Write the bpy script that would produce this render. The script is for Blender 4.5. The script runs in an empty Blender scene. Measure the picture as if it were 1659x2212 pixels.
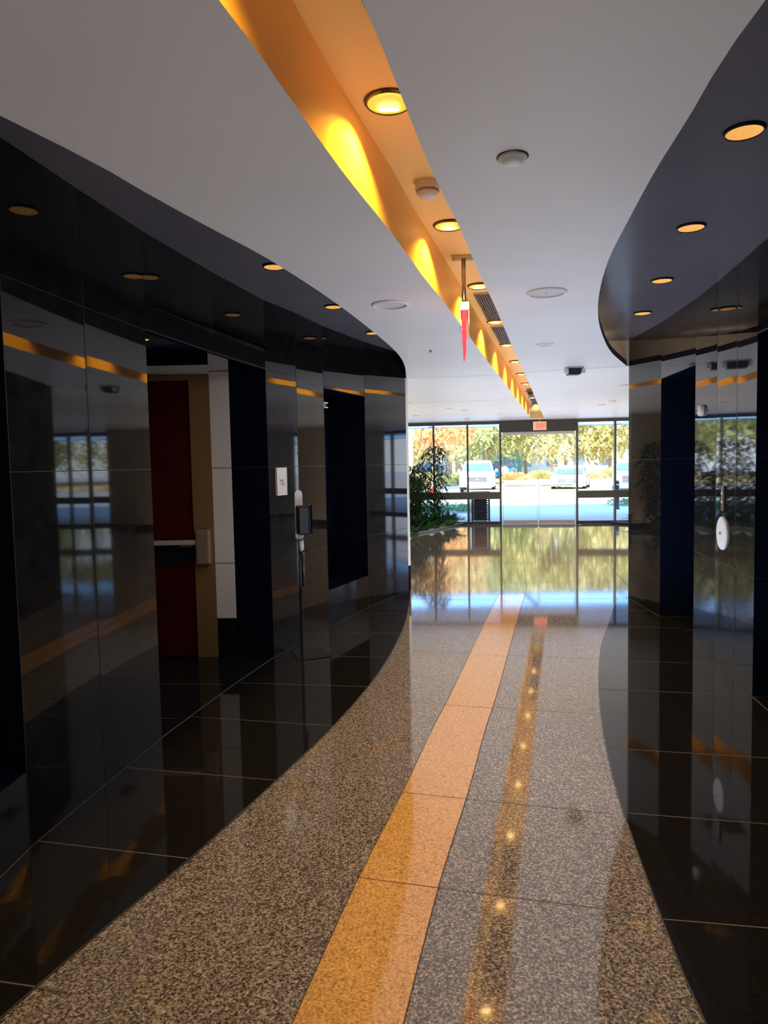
import bpy, bmesh, math, random
from mathutils import Vector, Matrix
PI = math.pi
random.seed(7)
COL = bpy.context.scene.collection

# ------------------------------------------------------------------ object helpers
def tag(o, label=None, cat=None, group=None, kind=None):
    if label: o['label'] = label
    if cat: o['category'] = cat
    if group: o['group'] = group
    if kind: o['kind'] = kind
    return o

def thing(name, label, cat, loc=(0, 0, 0), rz=0.0, group=None):
    o = bpy.data.objects.new(name, None)
    COL.objects.link(o)
    o.empty_display_size = .1
    o.location = loc
    o.rotation_euler = (0, 0, rz)
    return tag(o, label, cat, group)

def obj(name, bm, mats, parent=None, smooth=False):
    me = bpy.data.meshes.new(name)
    bmesh.ops.recalc_face_normals(bm, faces=bm.faces) if smooth else None
    bm.to_mesh(me)
    bm.free()
    if not isinstance(mats, (list, tuple)): mats = [mats]
    for m in mats: me.materials.append(m)
    if smooth:
        for p in me.polygons: p.use_smooth = True
    o = bpy.data.objects.new(name, me)
    COL.objects.link(o)
    if parent is not None: o.parent = parent
    return o

def struct(name, bm, mats, parent=None, smooth=False):
    o = obj(name, bm, mats, parent, smooth)
    if parent is None: o['kind'] = 'structure'
    return o

def copy_tree(o, parent=None):
    c = o.copy()
    COL.objects.link(c)
    if parent is not None: c.parent = parent
    for ch in list(o.children):
        copy_tree(ch, c)
    return c

# ------------------------------------------------------------------ mesh helpers
def NB(): return bmesh.new()

def face(bm, pts, mi=0):
    vs = [bm.verts.new(p) for p in pts]
    f = bm.faces.new(vs)
    f.material_index = mi
    return f

def box(bm, x0, x1, y0, y1, z0, z1, mi=0):
    v = [bm.verts.new(p) for p in ((x0,y0,z0),(x1,y0,z0),(x1,y1,z0),(x0,y1,z0),(x0,y0,z1),(x1,y0,z1),(x1,y1,z1),(x0,y1,z1))]
    for q in ((0,3,2,1),(4,5,6,7),(0,1,5,4),(1,2,6,5),(2,3,7,6),(3,0,4,7)):
        bm.faces.new([v[i] for i in q]).material_index = mi
    return v

def bbox_bm(x0, x1, y0, y1, z0, z1, bev=0.0, seg=2):
    bm = NB(); box(bm, x0, x1, y0, y1, z0, z1)
    if bev: bmesh.ops.bevel(bm, geom=list(bm.edges), offset=bev, segments=seg, profile=.6, affect='EDGES')
    return bm

def obox(bm, a, b, w, z0, z1, mi=0):
    """box standing along the plan segment a-b, w wide"""
    a = Vector((a[0], a[1])); b = Vector((b[0], b[1])); d = (b-a).normalized(); n = Vector((-d.y, d.x))*w/2
    c = [a-n, b-n, b+n, a+n]
    lo = [bm.verts.new((p.x, p.y, z0)) for p in c]; hi = [bm.verts.new((p.x, p.y, z1)) for p in c]
    bm.faces.new(lo[::-1]).material_index = mi; bm.faces.new(hi).material_index = mi
    for i in range(4):
        j = (i+1) % 4
        bm.faces.new((lo[i], lo[j], hi[j], hi[i])).material_index = mi

def lathe(bm, prof, seg=32, c=(0, 0, 0), axis='z', mi=0, cap=True):
    rings = []
    for r, h in prof:
        ring = []
        for k in range(seg):
            a = 2*PI*k/seg
            if axis == 'z': p = (c[0]+r*math.cos(a), c[1]+r*math.sin(a), c[2]+h)
            elif axis == 'x': p = (c[0]+h, c[1]+r*math.cos(a), c[2]+r*math.sin(a))
            else: p = (c[0]+r*math.cos(a), c[1]+h, c[2]+r*math.sin(a))
            ring.append(bm.verts.new(p))
        rings.append(ring)
    for a, b in zip(rings, rings[1:]):
        for k in range(seg):
            j = (k+1) % seg
            bm.faces.new((a[k], a[j], b[j], b[k])).material_index = mi
    if cap:
        bm.faces.new(rings[0][::-1]).material_index = mi
        bm.faces.new(rings[-1]).material_index = mi

def tube(bm, pts, radii, seg=8, mi=0):
    pts = [Vector(p) for p in pts]
    rings = []
    for i, p in enumerate(pts):
        d = (pts[min(i+1, len(pts)-1)]-pts[max(i-1, 0)]).normalized()
        u = d.cross(Vector((0, 0, 1)))
        if u.length < .05: u = d.cross(Vector((1, 0, 0)))
        u.normalize(); v = d.cross(u).normalized()
        r = radii[i] if isinstance(radii, (list, tuple)) else radii
        rings.append([bm.verts.new(p+u*r*math.cos(2*PI*k/seg)+v*r*math.sin(2*PI*k/seg)) for k in range(seg)])
    for a, b in zip(rings, rings[1:]):
        for k in range(seg):
            j = (k+1) % seg
            bm.faces.new((a[k], a[j], b[j], b[k])).material_index = mi
    bm.faces.new(rings[0][::-1]).material_index = mi; bm.faces.new(rings[-1]).material_index = mi

def curve(ctrl):
    """x as a smooth function of y through control points (y, x)"""
    ys = [c[0] for c in ctrl]; xs = [c[1] for c in ctrl]; n = len(ys)
    m = []
    for i in range(n):
        if i == 0: m.append((xs[1]-xs[0])/(ys[1]-ys[0]))
        elif i == n-1: m.append((xs[-1]-xs[-2])/(ys[-1]-ys[-2]))
        else: m.append((xs[i+1]-xs[i-1])/(ys[i+1]-ys[i-1]))
    def f(y):
        if y <= ys[0]: return xs[0]+m[0]*(y-ys[0])
        if y >= ys[-1]: return xs[-1]+m[-1]*(y-ys[-1])
        for i in range(n-1):
            if y <= ys[i+1]: break
        h = ys[i+1]-ys[i]; t = (y-ys[i])/h
        return ((2*t**3-3*t*t+1)*xs[i]+(t**3-2*t*t+t)*h*m[i]+(-2*t**3+3*t*t)*xs[i+1]+(t**3-t*t)*h*m[i+1])
    return f

def frange(a, b, n): return [a+(b-a)*i/n for i in range(n+1)]

# ------------------------------------------------------------------ materials
def newmat(name):
    m = bpy.data.materials.new(name); m.use_nodes = True
    nt = m.node_tree
    return m, nt, nt.nodes['Principled BSDF']

def mat(name, color, rough=.5, metal=0.0, spec=None, emit=None, estr=0.0, coat=0.0, noise=None, bump=0.0, bscale=60.0, trans=0.0, alpha=None):
    m, nt, b = newmat(name)
    b.inputs['Base Color'].default_value = (*color, 1)
    b.inputs['Roughness'].default_value = rough
    b.inputs['Metallic'].default_value = metal
    if spec is not None: b.inputs['Specular IOR Level'].default_value = spec
    if coat: b.inputs['Coat Weight'].default_value = coat; b.inputs['Coat Roughness'].default_value = .05
    if emit: b.inputs['Emission Color'].default_value = (*emit, 1); b.inputs['Emission Strength'].default_value = estr
    if noise or bump:
        tc = nt.nodes.new('ShaderNodeTexCoord')
    if noise:
        c2, sc, lo, hi = noise
        n = nt.nodes.new('ShaderNodeTexNoise'); n.inputs['Scale'].default_value = sc; n.inputs['Detail'].default_value = 4
        nt.links.new(tc.outputs['Object'], n.inputs['Vector'])
        r = nt.nodes.new('ShaderNodeValToRGB')
        r.color_ramp.elements[0].position = lo; r.color_ramp.elements[0].color = (*color, 1)
        r.color_ramp.elements[1].position = hi; r.color_ramp.elements[1].color = (*c2, 1)
        nt.links.new(n.outputs['Fac'], r.inputs['Fac']); nt.links.new(r.outputs['Color'], b.inputs['Base Color'])
    if bump:
        n2 = nt.nodes.new('ShaderNodeTexNoise'); n2.inputs['Scale'].default_value = bscale
        nt.links.new(tc.outputs['Object'], n2.inputs['Vector'])
        bp = nt.nodes.new('ShaderNodeBump'); bp.inputs['Strength'].default_value = bump; bp.inputs['Distance'].default_value = .01
        nt.links.new(n2.outputs['Fac'], bp.inputs['Height']); nt.links.new(bp.outputs['Normal'], b.inputs['Normal'])
    return m

def granite(name, dark, mid, light, scale=90.0, rough=.07, spots=True):
    m, nt, b = newmat(name)
    L = nt.links.new; N = nt.nodes.new
    tc = N('ShaderNodeTexCoord')
    n1 = N('ShaderNodeTexNoise'); n1.inputs['Scale'].default_value = scale; n1.inputs['Detail'].default_value = 3; n1.inputs['Roughness'].default_value = .65
    L(tc.outputs['Object'], n1.inputs['Vector'])
    r1 = N('ShaderNodeValToRGB'); cr = r1.color_ramp
    cr.elements[0].position = .36; cr.elements[0].color = (*dark, 1)
    cr.elements[1].position = .66; cr.elements[1].color = (*light, 1)
    e = cr.elements.new(.5); e.color = (*mid, 1)
    L(n1.outputs['Fac'], r1.inputs['Fac'])
    out = r1.outputs['Color']
    v = N('ShaderNodeTexVoronoi'); v.inputs['Scale'].default_value = scale*.9
    L(tc.outputs['Object'], v.inputs['Vector'])
    mx = N('ShaderNodeMix'); mx.data_type = 'RGBA'; mx.blend_type = 'MULTIPLY'; mx.inputs['Factor'].default_value = .45
    L(out, mx.inputs['A'])
    hs = N('ShaderNodeHueSaturation'); hs.inputs['Saturation'].default_value = .12; hs.inputs['Value'].default_value = 1.5
    L(v.outputs['Color'], hs.inputs['Color']); L(hs.outputs['Color'], mx.inputs['B'])
    out = mx.outputs['Result']
    if spots:
        n2 = N('ShaderNodeTexNoise'); n2.inputs['Scale'].default_value = scale*.16; n2.inputs['Detail'].default_value = 5; n2.inputs['Roughness'].default_value = .7
        L(tc.outputs['Object'], n2.inputs['Vector'])
        r2 = N('ShaderNodeValToRGB'); r2.color_ramp.elements[0].position = .70; r2.color_ramp.elements[1].position = .76
        r2.color_ramp.elements[0].color = (1, 1, 1, 1); r2.color_ramp.elements[1].color = (.12, .12, .14, 1)
        L(n2.outputs['Fac'], r2.inputs['Fac'])
        m2 = N('ShaderNodeMix'); m2.data_type = 'RGBA'; m2.blend_type = 'MULTIPLY'; m2.inputs['Factor'].default_value = 1
        L(out, m2.inputs['A']); L(r2.outputs['Color'], m2.inputs['B']); out = m2.outputs['Result']
    L(out, b.inputs['Base Color'])
    b.inputs['Roughness'].default_value = rough
    b.inputs['Specular IOR Level'].default_value = .8; b.inputs['IOR'].default_value = 1.7
    return m

def leafmat(name, c1, c2, trans=.4, sc=1.2):
    m, nt, b = newmat(name)
    L = nt.links.new; N = nt.nodes.new
    tc = N('ShaderNodeTexCoord'); n = N('ShaderNodeTexNoise'); n.inputs['Scale'].default_value = sc; n.inputs['Detail'].default_value = 5
    L(tc.outputs['Object'], n.inputs['Vector'])
    r = N('ShaderNodeValToRGB'); r.color_ramp.elements[0].position = .38; r.color_ramp.elements[1].position = .62
    r.color_ramp.elements[0].color = (*c1, 1); r.color_ramp.elements[1].color = (*c2, 1)
    L(n.outputs['Fac'], r.inputs['Fac']); L(r.outputs['Color'], b.inputs['Base Color'])
    b.inputs['Roughness'].default_value = .45
    t = N('ShaderNodeBsdfTranslucent'); L(r.outputs['Color'], t.inputs['Color'])
    ms = N('ShaderNodeMixShader'); ms.inputs[0].default_value = trans
    L(b.outputs[0], ms.inputs[1]); L(t.outputs[0], ms.inputs[2]); L(ms.outputs[0], nt.nodes['Material Output'].inputs['Surface'])
    return m

def glassmat(name, tint=(.97, .985, .98), refl=.06):
    m = bpy.data.materials.new(name); m.use_nodes = True
    nt = m.node_tree; nt.nodes.clear(); N = nt.nodes.new; L = nt.links.new
    o = N('ShaderNodeOutputMaterial'); t = N('ShaderNodeBsdfTransparent'); t.inputs['Color'].default_value = (*tint, 1)
    g = N('ShaderNodeBsdfGlossy'); g.inputs['Roughness'].default_value = .0; g.inputs['Color'].default_value = (1, 1, 1, 1)
    f = N('ShaderNodeFresnel'); f.inputs['IOR'].default_value = 1.3
    x = N('ShaderNodeMixShader')
    L(f.outputs[0], x.inputs[0]); L(t.outputs[0], x.inputs[1]); L(g.outputs[0], x.inputs[2]); L(x.outputs[0], o.inputs['Surface'])
    return m

M = {}
M['black'] = mat('black_polished_granite', (.006, .0062, .0075), .045, spec=.36, noise=((.011, .0105, .011), 60, .4, .7))
M['blackwall'] = mat('black_polished_wall', (.006, .0065, .008), .03, spec=.30, noise=((.014, .013, .012), 9, .35, .75))
M['blueblack'] = mat('blue_black_honed', (.003, .0055, .014), .22, spec=.35)
M['grout'] = mat('pale_grout', (.11, .095, .08), .6)
M['seam'] = mat('wall_seam', (.022, .021, .022), .35, spec=.3)
M['granite'] = granite('speckled_granite', (.028, .025, .026), (.130, .116, .118), (.40, .365, .36), 125, .055)
M['gold'] = granite('gold_limestone', (.33, .17, .055), (.50, .29, .10), (.60, .37, .15), 110, .06, spots=False)
M['joint'] = mat('dark_joint', (.07, .05, .04), .5)
M['ceil'] = mat('white_ceiling', (.74, .74, .76), .42, spec=.35, noise=((.70, .70, .72), 1.5, .3, .7), bump=.06, bscale=9)
M['soffit'] = mat('charcoal_ceiling', (.12, .115, .14), .25, spec=.5, noise=((.10, .097, .12), .8, .3, .7))
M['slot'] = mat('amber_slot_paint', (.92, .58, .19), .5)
M['fascia'] = mat('fascia_grey', (.3, .3, .31), .5)
M['white'] = mat('white_plastic', (.78, .77, .75), .35)
M['offwhite'] = mat('offwhite_metal', (.72, .71, .70), .4)
M['whitetile'] = mat('white_wall_tile', (.74, .71, .68), .35)
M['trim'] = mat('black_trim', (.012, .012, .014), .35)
M['amber'] = mat('amber_reflector', (.5, .3, .08), .4, emit=(1.0, .46, .03), estr=1.1)
M['amberdim'] = mat('amber_soft_reflector', (.5, .3, .08), .4, emit=(1.0, .46, .10), estr=.75)
M['bulb'] = mat('lamp_bulb', (1, .9, .7), .4, emit=(1.0, .72, .28), estr=20)
M['chrome'] = mat('chrome', (.75, .76, .78), .12, 1)
M['steel'] = mat('brushed_steel', (.55, .53, .50), .32, 1)
M['barsteel'] = mat('bright_bar_steel', (.80, .74, .66), .3, .4)
M['alu'] = mat('grey_aluminium', (.135, .13, .12), .38, .6)
M['headerm'] = mat('dark_header', (.075, .075, .078), .35, .3)
M['glass'] = glassmat('clear_glazing')
M['door'] = mat('dark_red_door', (.075, .006, .006), .35, noise=((.045, .003, .004), 3, .3, .7))
M['doorframe'] = mat('tan_door_frame', (.26, .155, .065), .4, .2)
M['plaque'] = mat('cream_plaque', (.70, .66, .60), .4)
M['ink'] = mat('grey_ink', (.12, .11, .10), .5)
M['redglow'] = mat('red_sign_glow', (.8, .02, .04), .4, emit=(1, .02, .05), estr=1.3)
M['redtext'] = mat('red_sign_letters', (.9, .05, .04), .4, emit=(1, .07, .05), estr=1.2)
M['signface'] = mat('cream_sign_face', (.8, .62, .45), .4, emit=(1, .55, .35), estr=.25)
M['clear'] = mat('clear_acrylic', (.62, .6, .66), .15)
M['grille'] = mat('grey_grille', (.22, .19, .17), .4, .4)
M['grilleback'] = mat('grille_dark', (.04, .033, .03), .6)
M['darkbox'] = mat('dark_plastic', (.035, .035, .04), .3)
M['dispenser'] = mat('slate_grey_plastic', (.07, .08, .11), .3)
M['fabric'] = mat('speaker_grille', (.62, .62, .64), .6)
M['soil'] = mat('planter_soil', (.018, .014, .010), .9, bump=.5, bscale=30)
M['kerb'] = mat('dark_kerb_stone', (.06, .06, .065), .25)
M['leaf'] = leafmat('glossy_green_leaf', (.008, .028, .007), (.024, .075, .013), .22, 6)
M['stem'] = mat('brown_stem', (.10, .07, .035), .7)
M['bed'] = leafmat('garden_green', (.05, .16, .03), (.16, .34, .07), .2, 2)

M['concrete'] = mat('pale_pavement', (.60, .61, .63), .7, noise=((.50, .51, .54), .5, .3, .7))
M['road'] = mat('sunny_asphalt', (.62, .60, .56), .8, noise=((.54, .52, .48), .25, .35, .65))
M['kerbout'] = mat('kerb_concrete', (.7, .68, .62), .8)
M['grassy'] = mat('dry_lawn', (.42, .40, .12), .9, noise=((.62, .50, .22), .6, .4, .6))
M['mulch'] = mat('leafy_mulch', (.40, .22, .10), .9, noise=((.62, .50, .28), 1.5, .4, .6), bump=.3, bscale=5)
M['treeY'] = leafmat('yellow_green_foliage', (.60, .56, .24), (.90, .84, .52), .5, .35)
M['treeG'] = leafmat('mid_green_foliage', (.42, .50, .22), (.80, .80, .44), .5, .4)
M['treeO'] = leafmat('orange_autumn_foliage', (.85, .46, .18), (.92, .80, .45), .5, .5)
M['bark'] = mat('bark', (.42, .33, .23), .9)
M['bldgw'] = mat('far_white_wall', (.85, .84, .82), .8)
M['bldgt'] = mat('far_tan_wall', (.66, .48, .34), .8)
M['teal'] = mat('teal_panel', (.20, .48, .42), .6)
M['ystone'] = mat('yellow_stone', (.66, .58, .22), .8, noise=((.78, .70, .35), 2, .4, .6))
M['carwhite'] = mat('white_car_paint', (.85, .85, .86), .25, coat=.6)
M['carsilver'] = mat('silver_blue_car_paint', (.42, .50, .60), .25, .2, coat=.6)
M['carblue'] = mat('bright_blue_car_paint', (.02, .20, .50), .25, coat=.6)
M['carnavy'] = mat('pale_blue_car_paint', (.30, .38, .50), .25, .2, coat=.6)
M['carred'] = mat('red_car_paint', (.6, .03, .02), .25, coat=.6)
M['carglass'] = mat('car_glass', (.10, .16, .24), .05, spec=.8)
M['tire'] = mat('tire_rubber', (.03, .03, .03), .7)
M['rim'] = mat('wheel_rim', (.5, .5, .52), .3, .8)
M['lamp'] = mat('headlight_lens', (.85, .86, .88), .1)
M['tail'] = mat('tail_light', (.7, .05, .04), .25)
M['plate'] = mat('number_plate', (.75, .75, .7), .5)
M['cartrim'] = mat('car_black_trim', (.05, .05, .055), .4)
M['redthing'] = mat('signal_red', (.7, .03, .02), .4)

# ------------------------------------------------------------------ plan of the hall (metres, y = away from the camera)
H, HD, EYE = 2.67, 2.96, 1.6
XLf = curve([(-4,-2.9),(0,-1.75),(1.2,-1.42),(1.978,-1.157),(2.43,-.987),(2.818,-.824),(3.545,-.573),(4.27,-.338),(5.176,-.109),(6.097,.06),(6.983,.179),(7.902,.259),(8.9,.31)])
XLc = curve([(-4,-2.9),(0,-1.9),(1.2,-1.5),(1.9,-1.26),(2.54,-.989),(2.865,-.885),(3.226,-.756),(3.735,-.57),(4.755,-.290),(6.027,-.008),(6.971,.167),(7.789,.255),(8.9,.31)])
XRf = curve([(-4,1.9),(0,1.0),(1.2,.87),(1.906,.884),(2.217,.92),(2.764,1.003),(3.378,1.111),(4.095,1.272),(4.963,1.508),(5.963,1.831),(6.811,2.159),(7.935,2.604),(8.4,2.80)])
XRc = curve([(-4,1.9),(0,1.0),(1.2,.9),(1.736,.918),(1.985,.935),(2.291,.98),(2.692,1.03),(3.273,1.123),(3.857,1.225),(4.579,1.396),(5.294,1.603),(6.057,1.866),(7.089,2.275),(8.17,2.80)])
XS = curve([(-4,-1.9),(0,-.72),(1.7,-.193),(2.19,-.076),(2.66,.035),(3.37,.225),(4.16,.42),(4.75,.578),(7.56,1.285),(9.32,1.74),(13,2.67),(17.45,3.80)])
SW = .162
WL = [(-1.45,-1.2),(-1.57,.6),(-1.60,1.7),(-1.538,2.926),(-1.451,3.525),(-1.353,4.136),(-1.165,5.02),(-.95,5.872),(-.76,6.372),(-.57,6.987),(-.191,7.92),(.295,8.90)]
WR = [(2.0,1.3),(2.19,2.9),(2.445,4.654),(2.524,5.073),(2.61,5.56),(2.694,6.134),(2.799,7.155),(2.815,8.136)]
GA, GB = (-6.6, 19.542), (12.0, 17.31)          # glazing line
def gy(x): return 18.75-.12*x

# ------------------------------------------------------------------ floor
bm = NB()
face(bm, [(-9,-6,-.004),(15,-6,-.004),(15,gy(15),-.004),(-9,gy(-9),-.004)])
def seamline(bm, a, b, w, z, mi):
    a = Vector((a[0], a[1], z)); b = Vector((b[0], b[1], z)); d = (b-a).normalized(); n = Vector((-d.y, d.x, 0))*w/2
    face(bm, [a-n, b-n, b+n, a+n], mi)
def pathline(bm, pts, w, z, mi):
    for a, b in zip(pts, pts[1:]): seamline(bm, a, b, w, z, mi)
for y in (1.35, 2.62, 3.33, 4.60, 5.85, 6.98, 8.1):        # cross joints of the granite walk
    c = Vector((XS(y), y)); t = Vector((XS(y+.1)-XS(y-.1), .2)).normalized(); n = Vector((t.y, -t.x))
    dl = (XS(y)-XLf(y))*.985; dr = (XRf(y)-XS(y))*.93
    seamline(bm, c+n*SW, c+n*dr, .004, -.0035, 1)
    if y > 5: seamline(bm, c-n*SW, c-n*dl, .004, -.0035, 1)
for k in range(9):                                        # lobby joints
    seamline(bm, (-9, 9.2+k*1.15), (15, 9.2+k*1.15-2.2), .006, -.0035, 1)
for k in range(14):
    seamline(bm, (-6+k*1.3, 8.95), (-4.2+k*1.3, 18.9), .006, -.0035, 1)
struct('floor', bm, [M['granite'], M['joint']])

def strip_poly(fa, fb, ys, z, bm, mi=0):
    for y0, y1 in zip(ys, ys[1:]):
        face(bm, [(fa(y0), y0, z), (fb(y0), y0, z), (fb(y1), y1, z), (fa(y1), y1, z)], mi)
bm = NB()
strip_poly(lambda y: XS(y)-SW, lambda y: XS(y)+SW, frange(-4, 8.5, 66), -.002, bm)
for y in (1.35, 2.62, 3.33, 4.58, 5.82, 6.98, 8.1):
    t = Vector((XS(y+.1)-XS(y-.1), .2)).normalized(); n = Vector((t.y, -t.x)); c = Vector((XS(y), y))
    seamline(bm, c-n*SW, c+n*SW, .004, -.0015, 1)
for s in (-1, 1):
    pathline(bm, [(XS(y)+s*SW, y) for y in frange(-4, 8.5, 66)], .004, -.0015, 1)
struct('trim_1', bm, [M['gold'], M['joint']])

def side_floor(edge, wall, far, xo, joints, extra=()):
    bm = NB()
    ys = frange(-4, far, 60)
    strip_poly(edge, lambda y: xo, ys, 0, bm)
    pathline(bm, wall, .010, .0006, 1)
    for a, b in joints: seamline(bm, a, b, .006, .0006, 1)
    pathline(bm, [(edge(y), y) for y in ys], .006, .0006, 2)
    return bm
JL = [((-1.60,1.45),(-1.28,1.36)),((-1.585,2.2),(-1.0,2.08)),((-1.531,2.974),(-.822,2.811)),((-1.422,3.718),(-.57,3.523)),((-1.291,4.484),(-.344,4.271)),((-1.092,5.18),(-.14,5.03)),((-.9,5.95),(-.02,5.80)),((-.62,6.75),(.13,6.63)),((-.30,7.62),(.22,7.5)),((-.47,6.137),(-.60,6.05)),((-2.2,4.55),(-1.35,4.45)),((-2.6,5.25),(-1.2,5.15))]
bm = side_floor(XLf, [p for p in WL if p[1] > .5], 8.92, -4.2, JL)
seamline(bm, (-1.28, 5.93), (-.95, 5.875), .008, .0006, 1)
struct('floor_left', bm, [M['black'], M['grout'], M['kerb']])
JR = [((1.90,5.56),(2.62,5.42)),((1.49,4.88),(2.52,4.66)),((1.214,3.851),(2.3,3.62)),((1.07,3.12),(2.2,2.88)),((.94,2.37),(2.1,2.17)),((.87,1.55),(2.0,1.35)),((2.13,6.75),(2.77,6.63)),((2.42,7.5),(2.82,7.42)),((2.79,6.55),(3.5,6.45))]
bm = side_floor(XRf, [(2.0,1.3),(2.19,2.9),(2.445,4.654),(2.524,5.073),(2.61,5.56),(2.694,6.134)], 8.2, 4.4, JR)
pathline(bm, [(2.799,7.155),(2.815,8.136)], .010, .0006, 1)
seamline(bm, (2.799,7.15), (3.14,7.078), .008, .0006, 1); seamline(bm, (2.445,4.65), (2.9,4.61), .008, .0006, 1)
struct('floor_right', bm, [M['black'], M['grout'], M['kerb']])

# ------------------------------------------------------------------ ceiling
YC = frange(-4, 8.88, 70)
YS2 = frange(8.88, 17.45, 24)
bm = NB()
strip_poly(XLc, lambda y: XS(y)-SW, YC, H, bm)
YR = [y for y in YC if y < 8.17]+[8.17]
strip_poly(lambda y: XS(y)+SW, XRc, YR, H, bm)
strip_poly(lambda y: -9, lambda y: XS(y)-SW, YS2, H, bm)
strip_poly(lambda y: XS(y)+SW, lambda y: 15, [8.17, 8.5]+YS2, H, bm)
face(bm, [(-9,17.45,H),(15,17.45,H),(15,gy(15),H),(-9,gy(-9),H)])
for (a, b) in (((.31,8.91),(XS(8.75)-SW,8.78)), ((XS(8.55)+SW,8.55),(2.81,8.17)), ((-8,16.2),(XS(15.6)-SW,15.6)), ((XS(15.4)+SW,15.4),(9,14.2)),
               ((-4,12.9),(XS(12.2)-SW,12.3)), ((XS(16.4)+SW,16.4),(11,15.3))):
    seamline(bm, a, b, .012, H-.001, 1)
struct('ceiling', bm, [M['ceil'], M['fascia']])
bm = NB()                                            # edge fascias of the white ceiling
for fn, ys in ((XLc, YC), (XRc, YR)):
    for y0, y1 in zip(ys, ys[1:]):
        zt = HD if fn is XLc else H+.06
        face(bm, [(fn(y0), y0, H), (fn(y1), y1, H), (fn(y1), y1, zt), (fn(y0), y0, zt)])
struct('trim_2', bm, M['fascia'])
# slot
bm = NB(); ys = frange(-4, 17.45, 110)
for s in (-1, 1):
    for y0, y1 in zip(ys, ys[1:]):
        face(bm, [(XS(y0)+s*SW, y0, H), (XS(y1)+s*SW, y1, H), (XS(y1)+s*SW, y1, HD+.01), (XS(y0)+s*SW, y0, HD+.01)])
strip_poly(lambda y: XS(y)-SW, lambda y: XS(y)+SW, ys, HD+.01, bm)
face(bm, [(XS(17.45)-SW,17.45,H),(XS(17.45)+SW,17.45,H),(XS(17.45)+SW,17.45,HD+.01),(XS(17.45)-SW,17.45,HD+.01)])
struct('ceiling_slot', bm, M['slot'])
# charcoal raised soffits over the side aisles
bm = NB(); strip_poly(lambda y: -4.2, lambda y: XLc(y)+.02, YC, HD, bm); struct('ceiling_left', bm, M['soffit'])
bm = NB(); strip_poly(lambda y: XRc(y)-.5, lambda y: 4.4, YR, HD, bm); struct('ceiling_right', bm, M['soffit'])
# roof over everything and the entrance canopy
bm = NB(); box(bm, -9.3, 15.3, -6.3, 17.0, 3.12, 3.4); struct('roof', bm, M['fascia'])
bm = NB(); box(bm, -14, 20, 16.9, 21.3, 2.79, 3.12)
box(bm, -14, 20, 23.5, 23.6, 2.77, 3.12)
for k in range(12): box(bm, -14+k*3.1, -13.94+k*3.1, 21.3, 23.5, 2.82, 3.1)
struct('canopy', bm, mat('canopy_grey', (.42, .44, .50), .6))
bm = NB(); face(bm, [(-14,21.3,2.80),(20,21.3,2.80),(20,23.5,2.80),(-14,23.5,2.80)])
struct('canopy_skylit', bm, leafmat('skylit_soffit_blue', (.34, .66, .95), (.38, .70, .98), .75, .3))  # outer soffit: its skylight is put into the blue colour and translucency

# ------------------------------------------------------------------ walls
def panel(bm, a, b, z0, z1, mi=0): face(bm, [(a[0],a[1],z0),(b[0],b[1],z0),(b[0],b[1],z1),(a[0],a[1],z1)], mi)
def wseams(bm, a, b, z0, z1, side, zs=(.8, 1.6, 2.4), mi=1, w=.004):
    """thin raised joints on a wall facet, standing 0.6 mm proud towards side"""
    d = (Vector((b[0],b[1]))-Vector((a[0],a[1]))).normalized(); n = Vector((-d.y, d.x))*side*.0012
    A = (a[0]+n.x, a[1]+n.y); B = (b[0]+n.x, b[1]+n.y)
    for z in zs:
        if z0 < z < z1: panel(bm, A, B, z-w/2, z+w/2, mi)
def vseam(bm, p, t, side, z0, z1, mi=1, w=.005):
    d = Vector((t[0], t[1])).normalized(); n = Vector((-d.y, d.x))*side*.0014; q = Vector((p[0], p[1]))+n
    panel(bm, q-d*w/2, q+d*w/2, z0, z1, mi)

TOP = HD
bm = NB()
def niche(bm, a, b, z0, z1, depth, side):
    d = (Vector(b)-Vector(a)).normalized(); n = Vector((-d.y, d.x))*(-side)*depth
    a2 = (a[0]+n.x, a[1]+n.y); b2 = (b[0]+n.x, b[1]+n.y)
    panel(bm, a, b, 0, z0); panel(bm, a, b, z1, TOP)
    panel(bm, a2, b2, z0, z1, 2); panel(bm, a, a2, z0, z1, 2); panel(bm, b, b2, z0, z1, 2)
    for z in (z0, z1): face(bm, [(a[0],a[1],z),(b[0],b[1],z),(b2[0],b2[1],z),(a2[0],a2[1],z)], 2)
    wseams(bm, b, b2, z0, z1, -1 if side > 0 else 1, (.8, 1.6), 1)
    wseams(bm, a, b, z0*0, z0, side, (.8,)); wseams(bm, a, b, z1, TOP, side, (z1+.001,))
for i, (a, b) in enumerate(zip(WL, WL[1:])):
    if i == 2: niche(bm, a, b, .33, 2.40, .42, -1)
    elif i == 9: niche(bm, a, b, .36, 2.36, .46, -1)
    elif i in (5, 6):
        panel(bm, a, b, 2.40, TOP); wseams(bm, a, b, 2.2, TOP, -1, (2.404,), w=.008)
    else:
        panel(bm, a, b, 0, TOP); wseams(bm, a, b, 0, TOP, -1)
for i in (3, 4, 8, 9, 10):
    a = WL[i]; b = WL[i+1] if i < 11 else WL[i]
    vseam(bm, a, (b[0]-a[0], b[1]-a[1]), -1, 0, TOP)
# near and far jambs of the door recess
panel(bm, (-1.353,4.136), (-4.2,4.136), 0, 2.6, 2)
panel(bm, (-.95,5.872), (-1.265,5.924), 0, 2.6, 2); wseams(bm, (-.95,5.872), (-1.265,5.924), 0, 2.6, 1, (.8, 1.6), w=.006)
face(bm, [(-1.353,4.13,2.55),(-.9,5.93,2.55),(-4.2,5.96,2.55),(-4.2,4.13,2.55)], 2)
panel(bm, (-4.2,4.13), (-4.2,5.96), 0, 2.6, 2)
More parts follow.
